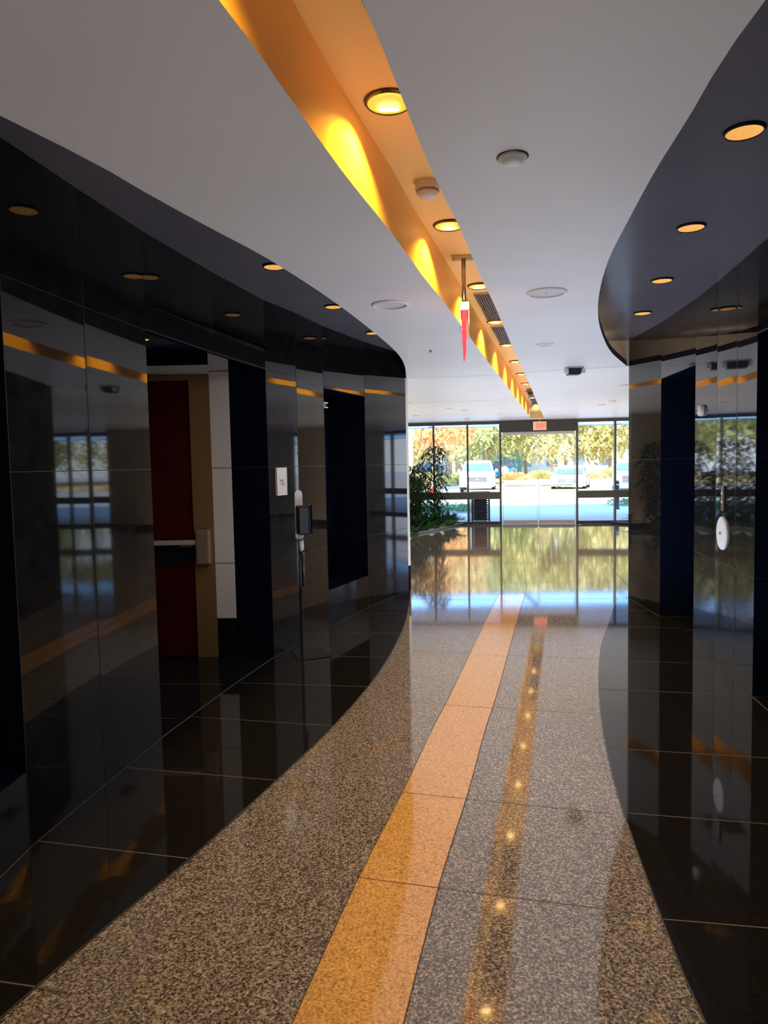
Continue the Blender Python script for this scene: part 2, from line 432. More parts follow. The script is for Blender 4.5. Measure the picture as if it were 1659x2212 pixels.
# underside of the lintel
panel(bm, (-1.4,4.136), (-1.0,5.872), 2.40, 2.55, 2)
struct('wall_left', bm, [M['blackwall'], M['seam'], M['blueblack']])

bm = NB()
for i, (a, b) in enumerate(zip(WR, WR[1:])):
    if i in (1, 5):
        panel(bm, a, b, 2.40, TOP); wseams(bm, a, b, 2.2, TOP, 1, (2.404,), w=.008, mi=3)
        if i == 1:
            pass
    else:
        panel(bm, a, b, 0, TOP); wseams(bm, a, b, 0, TOP, 1, (.8, 1.6))
vseam(bm, WR[3], (.1, .5), 1, 0, TOP); vseam(bm, WR[4], (.1, .5), 1, 0, TOP)
# recess jambs (faces looking back along the hall) and backs
panel(bm, (2.799,7.155), (3.25,7.06), 0, TOP, 2); wseams(bm, (2.799,7.155), (3.25,7.06), 0, 2.4, -1, (1.6,))
panel(bm, (2.694,6.134), (3.25,6.06), 0, TOP, 2); panel(bm, (3.25,6.06), (3.25,7.06), 0, TOP, 2)
face(bm, [(2.694,6.134,2.4),(3.25,6.06,2.4),(3.25,7.06,2.4),(2.799,7.155,2.4)], 2)
panel(bm, (2.445,4.654), (3.0,4.58), 0, TOP, 2); panel(bm, (2.19,2.9), (2.8,2.85), 0, TOP, 2); panel(bm, (3.0,4.58), (2.8,2.85), 0, TOP, 2)
wseams(bm, (2.445,4.654), (3.0,4.58), 0, 2.4, -1, (.8, 1.6))
face(bm, [(2.19,2.9,2.4),(2.8,2.85,2.4),(3.0,4.58,2.4),(2.445,4.654,2.4)], 2)
# polished closing face between the white ceiling and the raised soffit
struct('wall_right', bm, [M['blackwall'], M['seam'], M['blueblack'], M['grout']])
bm = NB(); panel(bm, (1.9,8.20), (2.83,8.17), H, TOP, 0)
struct('trim_4', bm, mat('taupe_fascia', (.62, .56, .50), .25, spec=.6))
# tan walls standing in the lobby either side of the glazed stretch
bm = NB(); box(bm, 6.6, 9.2, 16.6, 16.9, .12, H, 0); box(bm, 6.59, 9.21, 16.59, 16.91, 0, .12, 1)
box(bm, 11.6, 11.8, 8.3, 17.2, .12, H, 0); box(bm, 11.59, 11.8, 8.3, 17.2, 0, .12, 1)
for y_ in (10.2, 13.1): box(bm, 11.585, 11.6, y_, y_+1.0, .0, 2.1, 1)
struct('wall_lobby_screen_right', bm, [mat('tan_lobby_wall', (.42, .33, .24), .5), M['blackwall']])
bm = NB(); box(bm, -8.9, .13, 16.6, 16.85, .12, H, 0); box(bm, -8.9, .14, 16.59, 16.86, 0, .12, 1)
struct('wall_lobby_screen_left', bm, [bpy.data.materials['tan_lobby_wall'], M['blackwall']])

# lobby side of both blocks, white tile with a black base
bm = NB()
panel(bm, (.295,8.90), (.325,8.93), .32, H, 0); panel(bm, (.325,8.93), (.325,9.25), .32, H, 0); panel(bm, (.325,9.25), (-9,9.9), .32, H, 0)
panel(bm, (.295,8.90), (.325,8.93), 0, .32, 1); panel(bm, (.325,8.93), (.325,9.25), 0, .32, 1); panel(bm, (.325,9.25), (-9,9.9), 0, .32, 1)
struct('wall_lobby_left', bm, [M['whitetile'], M['blackwall']])
bm = NB()
panel(bm, (2.815,8.136), (2.84,8.17), 0, H, 1); panel(bm, (2.84,8.17), (15,7.6), .32, H, 0); panel(bm, (2.84,8.17), (15,7.6), 0, .32, 1)
struct('wall_lobby_right', bm, [M['whitetile'], M['blackwall']])
bm = NB(); panel(bm, (-9,-6), (15,-6), 0, 3.12); struct('wall_back', bm, M['whitetile'])
bm = NB(); panel(bm, (-9,-6), (-9,gy(-9)), 0, 3.12); struct('wall_outer_left', bm, M['whitetile'])
bm = NB(); panel(bm, (15,-6), (15,gy(15)), 0, 3.12); struct('wall_outer_right', bm, M['whitetile'])

# white tiled wall of the door recess with black base, and header over the door
bm = NB()
panel(bm, (-1.265,5.924), (-1.435,5.935), .33, 2.55, 0); panel(bm, (-1.265,5.9235), (-1.435,5.9345), 0, .33, 1)
panel(bm, (-1.435,5.936), (-4.2,5.97), 2.37, 2.455, 0); panel(bm, (-1.435,5.936), (-4.2,5.97), 2.455, 2.55, 2)
for z in (.80, 1.60, 2.40): panel(bm, (-1.265,5.9225), (-1.435,5.9335), z-.003, z+.003, 3)
panel(bm, (-2.62,5.95), (-4.2,5.97), 0, 2.37, 0)
struct('wall_recess', bm, [M['whitetile'], M['blackwall'], M['blueblack'], M['grout']])
# red exit door with tan frame and push bar
bm = NB(); box(bm, -2.45, -1.60, 5.945, 5.985, .01, 2.33)
d1 = struct('door_1', bm, M['door'])
bm = NB(); box(bm, -1.60, -1.43, 5.925, 5.985, 0, 2.37); box(bm, -2.62, -2.45, 5.925, 5.985, 0, 2.37); box(bm, -2.45, -1.60, 5.925, 5.985, 2.33, 2.37)
obj('door_frame', bm, M['doorframe'], d1)
bm = bbox_bm(-2.40, -1.56, 5.865, 5.895, .965, 1.005, .006); obj('push_bar', bm, M['barsteel'], d1)
bm = NB()
for x in (-2.35, -1.66): box(bm, x-.05, x+.05, 5.89, 5.946, .945, .995)
obj('bar_bracket', bm, M['doorframe'], d1)
bm = NB(); box(bm, -2.40, -1.62, 5.925, 5.947, .80, .95); obj('bar_shadow_plate', bm, M['trim'], d1)  # dark strip standing in for the push bar's shadow on the door
bm = bbox_bm(-1.575, -1.455, 5.855, 5.93, .80, 1.09, .018, 3); obj('lock_case', bm, mat('bronze_steel', (.42, .33, .24), .35, .5), d1)

# ------------------------------------------------------------------ glazed entrance
def gp(x, off=0.0): return (x+.119*off, gy(x)+.993*off)
MX = [2.18-.872*k for k in range(10, 0, -1)]+[2.18, 3.063, 4.933, 5.868, 6.80, 7.73, 8.66, 9.6, 10.5, 11.4, 12.3]
wn = 0
for x0, x1 in zip(MX, MX[1:]):
    if abs(x0-3.063) < .01: continue
    wn += 1
    bm = NB()
    obox(bm, gp(x0), gp(x0+.05), .12, .0, H)
    if abs(x0-2.18) < .01 : obox(bm, gp(x1-.05), gp(x1), .12, 0, H)
    for z0, z1 in ((0, .07), (.655, .84), (2.585, H)): obox(bm, gp(x0+.05), gp(x1), .10, z0, z1)
    w = struct('window_%d' % wn, bm, M['alu'])
    bm = NB(); a = gp(x0+.05); b = gp(x1)
    panel(bm, a, b, .07, .655); panel(bm, a, b, .84, 2.585)
    obj('pane', bm, M['glass'], w)
bm = NB(); obox(bm, gp(3.063, -.02), gp(4.933, -.02), .22, 2.37, H)
d2 = struct('door_2', bm, M['headerm'])
bm = NB(); obox(bm, gp(3.10, .02), gp(4.90, .02), .06, 2.30, 2.37); obj('track', bm, M['offwhite'], d2)
for k, (a, b) in enumerate(((3.10, 3.975), (4.005, 4.90))):
    bm = NB()
    obox(bm, gp(a), gp(a+.012), .03, .02, 2.30); obox(bm, gp(b-.012), gp(b), .03, .02, 2.30)
    obox(bm, gp(a), gp(b), .05, .012, .10)
    lf = obj('sliding_leaf', bm, M['offwhite'], d2)
    bm = NB(); panel(bm, gp(a+.02), gp(b-.02), .10, 2.30); obj('pane', bm, M['glass'], lf)
    bm = NB(); obox(bm, gp(a+.06, -.05), gp(b-.06, -.05), .02, .985, 1.0); obj('push_rail', bm, M['darkbox'], lf)
bm = NB(); obox(bm, gp(3.0, -.3), gp(5.0, -.3), .5, -.002, .004); struct('trim_3', bm, M['kerb'])

# ------------------------------------------------------------------ light fittings
def spot(parent, z, power, ang, col=(1, .5, .13), size=.012, blend=.45):
    ld = bpy.data.lights.new('downlight_lamp', 'SPOT'); ld.energy = power; ld.color = col; ld.spot_size = math.radians(ang); ld.spot_blend = blend; ld.shadow_soft_size = size
    o = bpy.data.objects.new('downlight_lamp', ld); COL.objects.link(o); o.parent = parent; o.location = (0, 0, z); o.visible_glossy = False
    return o
def ring_bm(r0, r1, h):
    bm = NB(); lathe(bm, [(r0, 0), (r0, -h), (r0+(r1-r0)*.3, -h-.002), (r1, -h*.3), (r1, 0)], 36, cap=False); return bm
def disc_bm(r, z, sy=1, cy=0, seg=32):
    bm = NB(); bm.faces.new([bm.verts.new((r*math.cos(2*PI*k/seg), cy+sy*r*math.sin(2*PI*k/seg), z)) for k in range(seg)]); return bm
def reflector_bm(r):
    bm = NB(); prof = []
    for k in range(9): prof += [(r*(1-k*.05), -.010+k*.001), (r*(1-k*.05)-.002, -.0095+k*.001)]
    lathe(bm, prof+[(r*.5, -.002)], 36, cap=False)
    bm.faces.new([bm.verts.new((r*.5*math.cos(2*PI*k/24), r*.5*math.sin(2*PI*k/24), -.002)) for k in range(24)]); return bm
def downlight(label, loc, r, power, ang, group, bulb=False, trim=None, am='amber', col=(1, .5, .13), rz=0):
    t = thing('downlight', label, 'ceiling light', loc, rz, group)
    obj('trim_ring', ring_bm(r, r*1.16, .012), trim or M['trim'], t, True)
    obj('reflector', reflector_bm(r), M[am], t, True)
    if bulb: obj('bulb', disc_bm(r*.5, -.0125, .34, r*.55), M['bulb'], t)
    if power: spot(t, -.03, power, ang, col)
    return t
ORD = ['first','second','third','fourth','fifth','sixth','seventh','eighth','ninth','tenth','eleventh','twelfth']
SL = [1.33, 2.77, 4.17, 5.58, 6.99, 8.36, 9.73, 11.1, 12.48, 13.83, 15.18, 16.9]
for i, y in enumerate(SL):
    downlight('%s amber downlight inside the glowing ceiling slot, counted from the camera' % (ORD[i]), (XS(y)-.015, y, HD+.01), .082, 80 if i < 4 else 62, 140,
              'amber downlights in the ceiling slot', bulb=True, col=(1, .55, .05))
LL = [(-1.28, 2.4), (-1.01, 3.65), (-.712, 4.9), (-.398, 6.148), (-.08, 7.388)]
for i, (x, y) in enumerate(LL):
    downlight('amber downlight in the charcoal soffit on the left, %s from the camera' % ORD[i], (x, y, HD), .068, 7, 80, 'amber downlights in the left soffit', am='amberdim')
RR = [(1.28, 1.83), (1.53, 3.044), (1.834, 4.255), (2.143, 5.476), (2.43, 6.664)]
for i, (x, y) in enumerate(RR):
    downlight('amber downlight in the charcoal soffit on the right, %s from the camera' % ORD[i], (x, y, HD), .072, 7, 80, 'amber downlights in the right soffit', am='amberdim')
downlight('dim downlight in the ceiling of the red door recess', (-1.75, 5.2, 2.55), .07, 1.5, 100, 'recess downlights', am='amberdim')
far = [(.457,12.35,'small downlight in the far lobby ceiling beside the left wall corner'),(.758,15.646,'small downlight in lobby ceiling above the tall indoor shrub'),(1.303,13.866,'small lobby downlight between the left corner and the amber slot, nearest row'),(1.674,14.428,'small lobby downlight just left of the far end of the amber slot'),
       (3.465,10.234,'small downlight in lobby ceiling beside the right wall corner, nearest the camera'),(4.164,12.89,'small downlight right of slot, close to the right wall corner, farthest'),(4.219,13.691,'faint lobby downlight between the slot end and the right corner'),(2.05,17.2,'tiny lobby downlight in front of the glazing left of the sliding doors')]
for x, y, lb in far:
    downlight(lb, (x, y, H), .06, 5, 100, 'small downlights in the lobby ceiling', trim=M['offwhite'], am='amberdim', col=(1, .72, .42))
# one white recessed light near the corner
t = thing('recessed_light', 'white round recessed light in the white ceiling before the dark ceiling camera', 'ceiling light', (1.502, 6.568, H+.001))
obj('trim_ring', ring_bm(.055, .085, .010), M['white'], t, True); obj('diffuser', disc_bm(.055, -.008), M['fabric'], t)

# speakers
def speaker(x, y, label):
    t = thing('ceiling_speaker', label, 'speaker', (x, y, H), 0, 'round ceiling speakers')
    obj('rim', ring_bm(.108, .128, .012), M['white'], t, True)
    bm = NB(); lathe(bm, [(.108, -.008), (.104, -.004), (.06, -.003), (.02, -.0045), (.002, -.006)], 36, cap=False); obj('grille', bm, M['fabric'], t, True)
    bm = NB(); lathe(bm, [(.006, -.004), (.006, -.009), (.003, -.011)], 12); obj('status_light', bm, M['white'], t, True)
speaker(.069, 4.815, 'round white ceiling speaker left of the amber slot')
speaker(1.057, 4.564, 'round white ceiling speaker right of the amber slot')
t = thing('smoke_detector', 'flat round white ceiling cover nearest the camera, right of the amber slot', 'detector', (.475, 2.561, H))
bm = NB(); lathe(bm, [(.052, 0), (.052, -.006), (.046, -.014), (.038, -.016), (.036, -.022), (.010, -.026), (.001, -.026)], 36, cap=False); obj('cover', bm, M['white'], t, True)
bm = NB(); lathe(bm, [(.056, 0), (.056, -.004), (.050, -.005)], 36, cap=False); obj('base_ring', bm, M['steel'], t, True)
t = thing('sprinkler_head', 'tiny dark sprinkler head in the white ceiling left of slot', 'sprinkler', (.47, 6.784, H+.001))
bm = NB(); lathe(bm, [(.018, 0), (.016, -.004), (.006, -.006), (.006, -.018), (.012, -.020), (.012, -.022)], 16); obj('head', bm, M['steel'], t, True)

# camera-like box fitting with two white lamps
t = thing('emergency_light', 'dark box fitting with two white side lamps hanging from the white ceiling', 'emergency light', (2.21, 8.2, H), 0)
bm = NB(); v = box(bm, -.085, .085, -.06, .10, -.085, 0)
for i in (0, 1): v[i].co.y += .03
for i in (0, 1, 2, 3): v[i].co.x *= .78
bmesh.ops.bevel(bm, geom=list(bm.edges), offset=.008, segments=2, affect='EDGES'); obj('housing', bm, M['darkbox'], t)
bm = NB(); box(bm, -.09, .09, -.075, .11, -.016, .0); obj('mount_plate', bm, M['steel'], t)
for s in (-1, 1):
    bm = bbox_bm(-.022, .022, -.03, .03, -.028, .028, .008); o = obj('lamp_head', bm, M['white'], t); o.location = (s*.095, -.02, -.045)
# things in the slot
t = thing('smoke_alarm', 'cream tiered smoke alarm on the ceiling slot between two downlights', 'detector', (.245, 3.56, HD+.01)); t.scale = (1, 1, .72)
bm = NB(); lathe(bm, [(.062, 0), (.062, -.045), (.058, -.05), (.052, -.052), (.052, -.062), (.056, -.066), (.05, -.075), (.046, -.082), (.040, -.094), (.022, -.100), (.002, -.101)], 36, cap=False); obj('body', bm, M['plaque'], t, True)
bm = NB(); lathe(bm, [(.0565, -.058), (.0575, -.060), (.0565, -.062)], 36, cap=False); obj('vent_band', bm, M['grille'], t, True)
def grille(y0, y1, label):
    ym = (y0+y1)/2; L_ = (y1-y0)/2*1.02; a = math.atan2(-(XS(y1)-XS(y0)), y1-y0)
    t = thing('air_grille', label, 'air vent', (XS(ym)+.01, ym, HD+.01), a, 'linear air grilles in the ceiling slot')
    bm = NB(); box(bm, -.092, .092, -L_, L_, -.005, 0); obj('backing', bm, M['grilleback'], t)
    bm = NB()
    for s in (-1, 1): box(bm, s*.095-.006, s*.095+.006, -L_, L_, -.014, 0); box(bm, -.1, .1, s*L_-.006, s*L_+.006, -.014, 0)
    obj('frame', bm, M['steel'], t)
    bm = NB(); n = 9
    for k in range(n): x = -.08+.16*k/(n-1); box(bm, x-.004, x+.004, -L_, L_, -.013, -.004)
    for k in (1, 2, 3): y = -L_+2*L_*k/4; box(bm, -.09, .09, y-.003, y+.003, -.012, -.004)
    obj('bars', bm, M['grille'], t)
grille(5.80, 6.84, 'linear metal air grille in the slot beyond the hanging exit sign, nearest')
grille(7.20, 8.22, 'linear metal air grille in the slot, second one from the camera')
grille(13.98, 15.02, 'small distant air grille near the end of the amber slot')
grille(15.35, 16.70, 'farthest air grille in the amber slot, just before its end wall')
t = thing('dome_camera', 'small dark dome camera near the far end of the amber slot', 'camera', (XS(13.45)+.02, 13.45, HD+.01))
bm = NB(); lathe(bm, [(.075, 0), (.075, -.05), (.068, -.055)], 28); obj('base', bm, M['grille'], t, True)
bm = NB(); lathe(bm, [(.062, -.05)]+[(.062*math.cos(a), -.055-.062*math.sin(a)) for a in frange(0, 1.5, 7)], 28); obj('dome', bm, M['darkbox'], t, True)

# hanging edge-lit exit sign seen edge-on
def text_mesh(s, size, material, parent, loc, rot, name='lettering', ext=.001, sx=1):
    cu = bpy.data.curves.new('txt', 'FONT'); cu.body = s; cu.size = size; cu.extrude = ext; cu.align_x = 'CENTER'; cu.align_y = 'CENTER'
    tmp = bpy.data.objects.new('txt', cu); COL.objects.link(tmp)
    dg = bpy.context.evaluated_depsgraph_get(); dg.update()
    me = bpy.data.meshes.new_from_object(tmp.evaluated_get(dg))
    bpy.data.objects.remove(tmp)
    me.materials.clear(); me.materials.append(material)
    o = bpy.data.objects.new(name, me); COL.objects.link(o); o.parent = parent; o.location = loc; o.rotation_euler = rot; o.scale = (sx, 1, 1)
    return o
sx, sy = .559, 4.79
t = thing('exit_sign', 'edge-on red hanging exit sign on a thin rod in the amber slot', 'exit sign', (sx, sy, 2.40), math.atan2(-sx, sy)+.02); t.scale = (1.25, 1, 1)
bm = bbox_bm(-.062, .062, -.03, .03, .545, .57, .003); obj('ceiling_plate', bm, M['steel'], t)
bm = NB(); lathe(bm, [(.011, .27), (.011, .56)], 14); lathe(bm, [(.016, .255), (.016, .27), (.011, .275)], 14); obj('rod', bm, M['steel'], t, True)
bm = bbox_bm(-.024, .024, -.15, .15, .185, .238, .003); obj('housing', bm, M['plaque'], t)
bm = NB(); box(bm, -.0245, -.020, -.14, .14, .095, .186); box(bm, .020, .0245, -.14, .14, .095, .186); obj('side_plates', bm, M['clear'], t)
bm = NB()
v = box(bm, -.012, .012, -.15, .15, -.10, .186)
for i in (0, 1, 2, 3): v[i].co.x *= .42
obj('panel', bm, M['redglow'], t)
for s in (-1, 1): text_mesh('EXIT', .10, M['white'], t, (s*.0135, 0, .04), (PI/2, 0, s*PI/2), 'lettering')
# far exit sign over the sliding doors
t = thing('exit_sign', 'red lettered exit sign below the far end of the amber slot', 'exit sign', (3.975, 17.98, 2.40), math.atan2(-.12, 1))
bm = bbox_bm(-.165, .165, 0, .05, 0, .215, .006); obj('housing', bm, M['signface'], t)
bm = NB(); box(bm, -.105, .15, -.004, .002, .018, .20); obj('face_panel', bm, mat('pale_red_face', (.9, .3, .2), .4, emit=(1, .26, .17), estr=.75), t)
text_mesh('EXIT', .15, M['redtext'], t, (.022, -.006, .108), (PI/2, 0, 0), 'lettering', sx=.72)
bm = NB(); box(bm, -.02, .02, .015, .035, .21, .27); obj('bracket', bm, M['steel'], t)

# ------------------------------------------------------------------ wall fittings
# plaque on the left wall
def wall_at(a, b, f): return (a[0]+(b[0]-a[0])*f, a[1]+(b[1]-a[1])*f)
pa, pb = WL[7], WL[8]; ang = math.atan2(pb[1]-pa[1], pb[0]-pa[0])
pc = wall_at(pa, pb, .36)
t = thing('wall_plaque', 'cream rectangular plaque with small faint print on the black wall', 'sign', (pc[0]+math.sin(ang)*.012, pc[1]-math.cos(ang)*.012, 1.475), ang)
bm = bbox_bm(-.085, .085, -.006, .012, -.118, .118, .003); obj('plate', bm, M['plaque'], t)
bm = NB()
for s in (-1, 1): box(bm, s*.080-.005, s*.080+.005, -.009, -.005, -.118, .118); box(bm, -.085, .085, -.009, -.005, s*.114-.004, s*.114+.004)
obj('frame', bm, M['white'], t)
bm = NB()
for (x, z, w) in ((-.01, .012, .035), (.0, .0, .03), (.01, -.018, .04), (.02, -.03, .02)): box(bm, x-w, x+w, -.0070, -.0060, z-.003, z+.003)
obj('fine_print', bm, M['ink'], t)
# sanitiser stand
t = thing('dispenser_stand', 'free-standing slim pole with grey hand sanitiser dispenser by the left wall', 'dispenser', (-.70, 5.80, 0), .35)
bm = bbox_bm(-.04, .24, -.04, .30, .0, .006, .002); obj('base_plate', bm, M['trim'], t)
bm = NB(); lathe(bm, [(.016, .006), (.014, .012), (.013, .60), (.015, .602), (.015, .612), (.012, .615), (.012, 1.0)], 18); obj('pole', bm, mat('slate_pole', (.10, .12, .15), .22, .8), t, True)
bm = NB(); lathe(bm, [(.0135, .612), (.0135, 1.0)], 12, c=(.022, -.004, 0)); o = obj('inner_tube', bm, M['steel'], t, True)
bm = NB()
pts = [(-.030+.0, 0)]
pr = []
for k in range(13):
    a = PI*k/12; pr.append((.031*math.cos(a), 1.375+.032*math.sin(a)))
pr = pr+[(-.034, 1.02), (-.02, .995), (.02, .995), (.036, 1.02)]
f0 = [bm.verts.new((x, -.010, z)) for x, z in pr]; f1 = [bm.verts.new((x, .010, z)) for x, z in pr]
bm.faces.new(f0); bm.faces.new(f1[::-1])
for i in range(len(pr)): j = (i+1) % len(pr); bm.faces.new((f0[i], f1[i], f1[j], f0[j]))
obj('back_board', bm, M['white'], t)
bm = bbox_bm(-.028, .060, -.11, -.010, 1.045, 1.285, .010, 3); obj('dispenser_body', bm, M['darkbox'], t)
bm = bbox_bm(-.020, .050, -.116, -.108, 1.06, 1.265, .004); obj('front_window', bm, M['dispenser'], t)
bm = bbox_bm(.058, .086, -.115, -.015, 1.04, 1.295, .008, 3); obj('chrome_cover', bm, M['chrome'], t)
bm = NB(); lathe(bm, [(.006, .905), (.016, .915), (.019, .945), (.017, .995)], 18, c=(.006, -.03, 0)); obj('nozzle', bm, M['white'], t, True)
bm = NB(); tube(bm, [(.02, -.03, .91), (.045, -.045, .90), (.075, -.06, .905)], [.008, .007, .004]); obj('drip_arm', bm, M['darkbox'], t, True)
# niche details: small sensor and round knob
a, b = WL[9], WL[10]; na = math.atan2(b[1]-a[1], b[0]-a[0]); nx, ny = math.sin(na), -math.cos(na)
t = thing('sensor_bracket', 'small white bracket high in the dark wall niche', 'sensor', (a[0]-nx*.05+.045, a[1]-ny*.05+.05, 2.20), na)
bm = NB(); box(bm, -.045, .045, -.02, .0, .016, .028); box(bm, -.045, .045, -.02, .0, -.028, -.016); box(bm, -.045, -.033, -.02, 0, -.028, .028); obj('bracket', bm, M['offwhite'], t)
bm = bbox_bm(-.03, .03, -.012, .0, -.012, .012, .003); obj('sensor_eye', bm, M['darkbox'], t)
t = thing('door_knob', 'small round glowing brass knob inside the dark wall niche', 'knob', (a[0]-nx*.36+.11, a[1]-ny*.36+.13, 1.44), na)
bm = NB(); lathe(bm, [(.022, 0), (.022, -.006), (.012, -.010), (.012, -.022), (.024, -.032), (.026, -.042), (.018, -.052), (.002, -.054)], 24, axis='y'); obj('knob', bm, M['doorframe'], t, True)
bm = NB(); lathe(bm, [(.032, .003), (.032, -.004)], 24, axis='y'); obj('rosette', bm, M['steel'], t, True)

# right wall: push plate disc, small disc, call panel
def on_right(f_y, z, off=.006):
    for a, b in zip(WR, WR[1:]):
        if a[1] <= f_y <= b[1]:
            f = (f_y-a[1])/(b[1]-a[1]); return Vector((a[0]+(b[0]-a[0])*f-off, f_y, z)), math.atan2(b[1]-a[1], b[0]-a[0])
def wall_disc(y, z, r, name, label, cat, m1, m2, d=.014):
    p, an = on_right(y, z, 0); t = thing(name, label, cat, p, an-PI)
    bm = NB(); lathe(bm, [(r, 0), (r, -d*.6), (r*.93, -d), (r*.6, -d*1.15), (r*.2, -d*1.2), (.002, -d*1.2)], 40, axis='y', cap=False); obj('plate', bm, m1, t, True)
    bm = NB(); lathe(bm, [(r*.08, -d*1.1), (r*.08, -d*1.6), (r*.04, -d*1.7)], 16, axis='y'); obj('centre_screw', bm, m2, t, True)
wall_disc(5.37, 1.03, .128, 'round_plate', 'large round pale disc low on the polished right wall panel', 'wall plate', M['offwhite'], M['ink'])
wall_disc(5.93, 2.0, .048, 'round_sensor', 'small round pale disc high on the polished right wall', 'sensor', M['plaque'], M['ink'], .03)
p, an = on_right(5.36, 1.30, 0)
t = thing('call_panel', 'slim brown metal call panel with small buttons on the right wall', 'control panel', p, an-PI)
bm = bbox_bm(-.035, .035, -.010, 0, -.10, .09, .003); obj('plate', bm, mat('bronze_plate', (.16, .11, .085), .35, .6), t)
for z in (.035, -.03):
    bm = NB(); lathe(bm, [(.011, -.009), (.011, -.014), (.008, -.016)], 18, axis='y', c=(0, 0, z)); obj('button', bm, M['lamp'], t, True)

# ------------------------------------------------------------------ indoor planters and plants
def planter(pts, label):
    bm = NB(); n = len(pts)
    t = thing('planter_bed', label, 'planter', (pts[0][0], pts[0][1], 0))
    o = Vector((pts[0][0], pts[0][1]))
    P_ = [(p[0]-o.x, p[1]-o.y) for p in pts]
    face(bm, [(x, y, .035) for x, y in P_]); obj('soil', bm, M['soil'], t)
    bm = NB()
    for a, b in zip(P_, P_[1:]+P_[:1]): obox(bm, a, b, .06, 0, .05)
    obj('kerb', bm, M['kerb'], t)
EDGE = [(-6.4,14.6),(-3,14.7),(-1.2,15.0),(-.2,15.35),(.35,15.75),(.75,16.2),(1.10,16.74),(1.50,17.45),(1.87,18.1),(2.10,18.42)]
planter(EDGE+[(.22,18.62),(.22,16.55),(-6.4,16.55)], 'dark curved planter bed by the glazing, on the left')
EDGE2 = [(5.75,17.85),(6.1,17.45),(6.6,17.0),(9,16.98),(9,17.55),(6.2,17.88)]
planter(EDGE2, 'dark planter bed by the glazing, at the right wall edge')

def leaf(bm, p, d, up, L_, w, droop=.3, fold=.15):
    d = d.normalized(); s = d.cross(up)
    if s.length < .01: s = Vector((1, 0, 0))
    s.normalize(); n = s.cross(d).normalized()
    m = p+d*L_*.45; e = p+d*L_-Vector((0, 0, 1))*droop*L_
    c = [bm.verts.new(q) for q in (p, m+s*w/2+n*fold*w, e, m-s*w/2+n*fold*w, m)]
    bm.faces.new((c[0], c[1], c[4])); bm.faces.new((c[1], c[2], c[4])); bm.faces.new((c[0], c[4], c[3])); bm.faces.new((c[4], c[2], c[3]))
def tall_shrub(x, y, h, seed, label, z0=.035, spread=.5, density=1.0):
    rnd = random.Random(seed)
    t = thing('tall_shrub', label, 'plant', (x, y, z0), 0, 'tall feathery indoor shrubs')
    bs = NB(); bl = NB()
    tube(bs, [(0, 0, 0), (.02, .01, h*.35), (-.01, 0, h*.7), (.01, .0, h*.97)], [.014, .012, .009, .004], 7)
    for s in range(2):
        a = rnd.uniform(0, 6.28); tube(bs, [(.04*math.cos(a), .04*math.sin(a), 0), (.10*math.cos(a), .10*math.sin(a), h*.3), (.14*math.cos(a), .14*math.sin(a), h*.62)], [.01, .008, .003], 6)
    nb = int(58*density)
    for k in range(nb):
        z = h*(.16+.84*k/nb); a = k*2.4+rnd.uniform(-.4, .4)
        R_ = spread*(.55+.45*math.sin(PI*min(1, (1-z/h)*1.35+.12)))*rnd.uniform(.5, 1)
        d = Vector((math.cos(a), math.sin(a), 0)); p0 = Vector((0, 0, z)); p1 = p0+d*R_*.55+Vector((0, 0, .10)); p2 = p0+d*R_+Vector((0, 0, -.02-.1*rnd.random()))
        tube(bs, [p0, p1, p2], [.004, .003, .0015], 4)
        for j in range(11):
            f = .25+.75*j/10; q = p0.lerp(p1, min(1, f*1.6)) if f < .6 else p1.lerp(p2, (f-.6)/.4)
            for sgn in (-1, 1):
                dd = (d*rnd.uniform(.3, .8)+Vector((-d.y, d.x, 0))*sgn*rnd.uniform(.6, 1)+Vector((0, 0, rnd.uniform(-.45, .1)))).normalized()
                leaf(bl, q, dd, Vector((0, 0, 1)), rnd.uniform(.10, .18), rnd.uniform(.026, .044), rnd.uniform(.1, .5))
    obj('stems', bs, M['stem'], t); obj('foliage', bl, M['leaf'], t)
    return t
def low_plant(x, y, R_, n, seed, label, z0=.035, group='broad-leaved ground plants in the planter bed', m='leaf'):
    rnd = random.Random(seed)
    t = thing('broad_leaf_plant', label, 'plant', (x, y, z0), 0, group)
    bl = NB()
    for k in range(n):
        a = rnd.uniform(0, 6.28); e = rnd.uniform(.55, 1.4); d = Vector((math.cos(a)*math.cos(e), math.sin(a)*math.cos(e), math.sin(e)))
        L_ = R_*rnd.uniform(1.0, 1.55); w = rnd.uniform(.05, .085)
        p = Vector((0, 0, 0)); s = Vector((-math.sin(a), math.cos(a), 0)); prev = None
        for j in range(6):
            f = j/5; q = p+d*L_*f-Vector((0, 0, 1))*L_*.30*f*f; ww = w*math.sin(PI*min(1, .12+.88*f))*.6+.004
            q.z = max(q.z, -.02)
            cur = (bl.verts.new(q+s*ww), bl.verts.new(q-Vector((0, 0, .008))), bl.verts.new(q-s*ww))
            if prev: bl.faces.new((prev[0], prev[1], cur[1], cur[0])); bl.faces.new((prev[1], prev[2], cur[2], cur[1]))
            prev = cur
    obj('leaves', bl, M[m], t, False)
tall_shrub(1.28, 17.5, 1.95, 1, 'tall feathery green shrub in the planter left of the sliding doors')
tall_shrub(.68, 16.75, 1.5, 2, 'bushy feathery shrub half hidden behind the left wall corner', spread=.5, density=1.2)
tall_shrub(.80, 17.9, 1.2, 3, 'shorter feathery shrub between the two taller ones near glazing', spread=.45)
for i, (x, y, h) in enumerate([(-.15, 15.98, 1.9), (-1.0, 15.85, 1.8)]):
    tall_shrub(x, y, h, 10+i, 'feathery shrub mirrored in the right wall panel, %s from the left wall corner' % ORD[i], spread=.42, density=1.1)
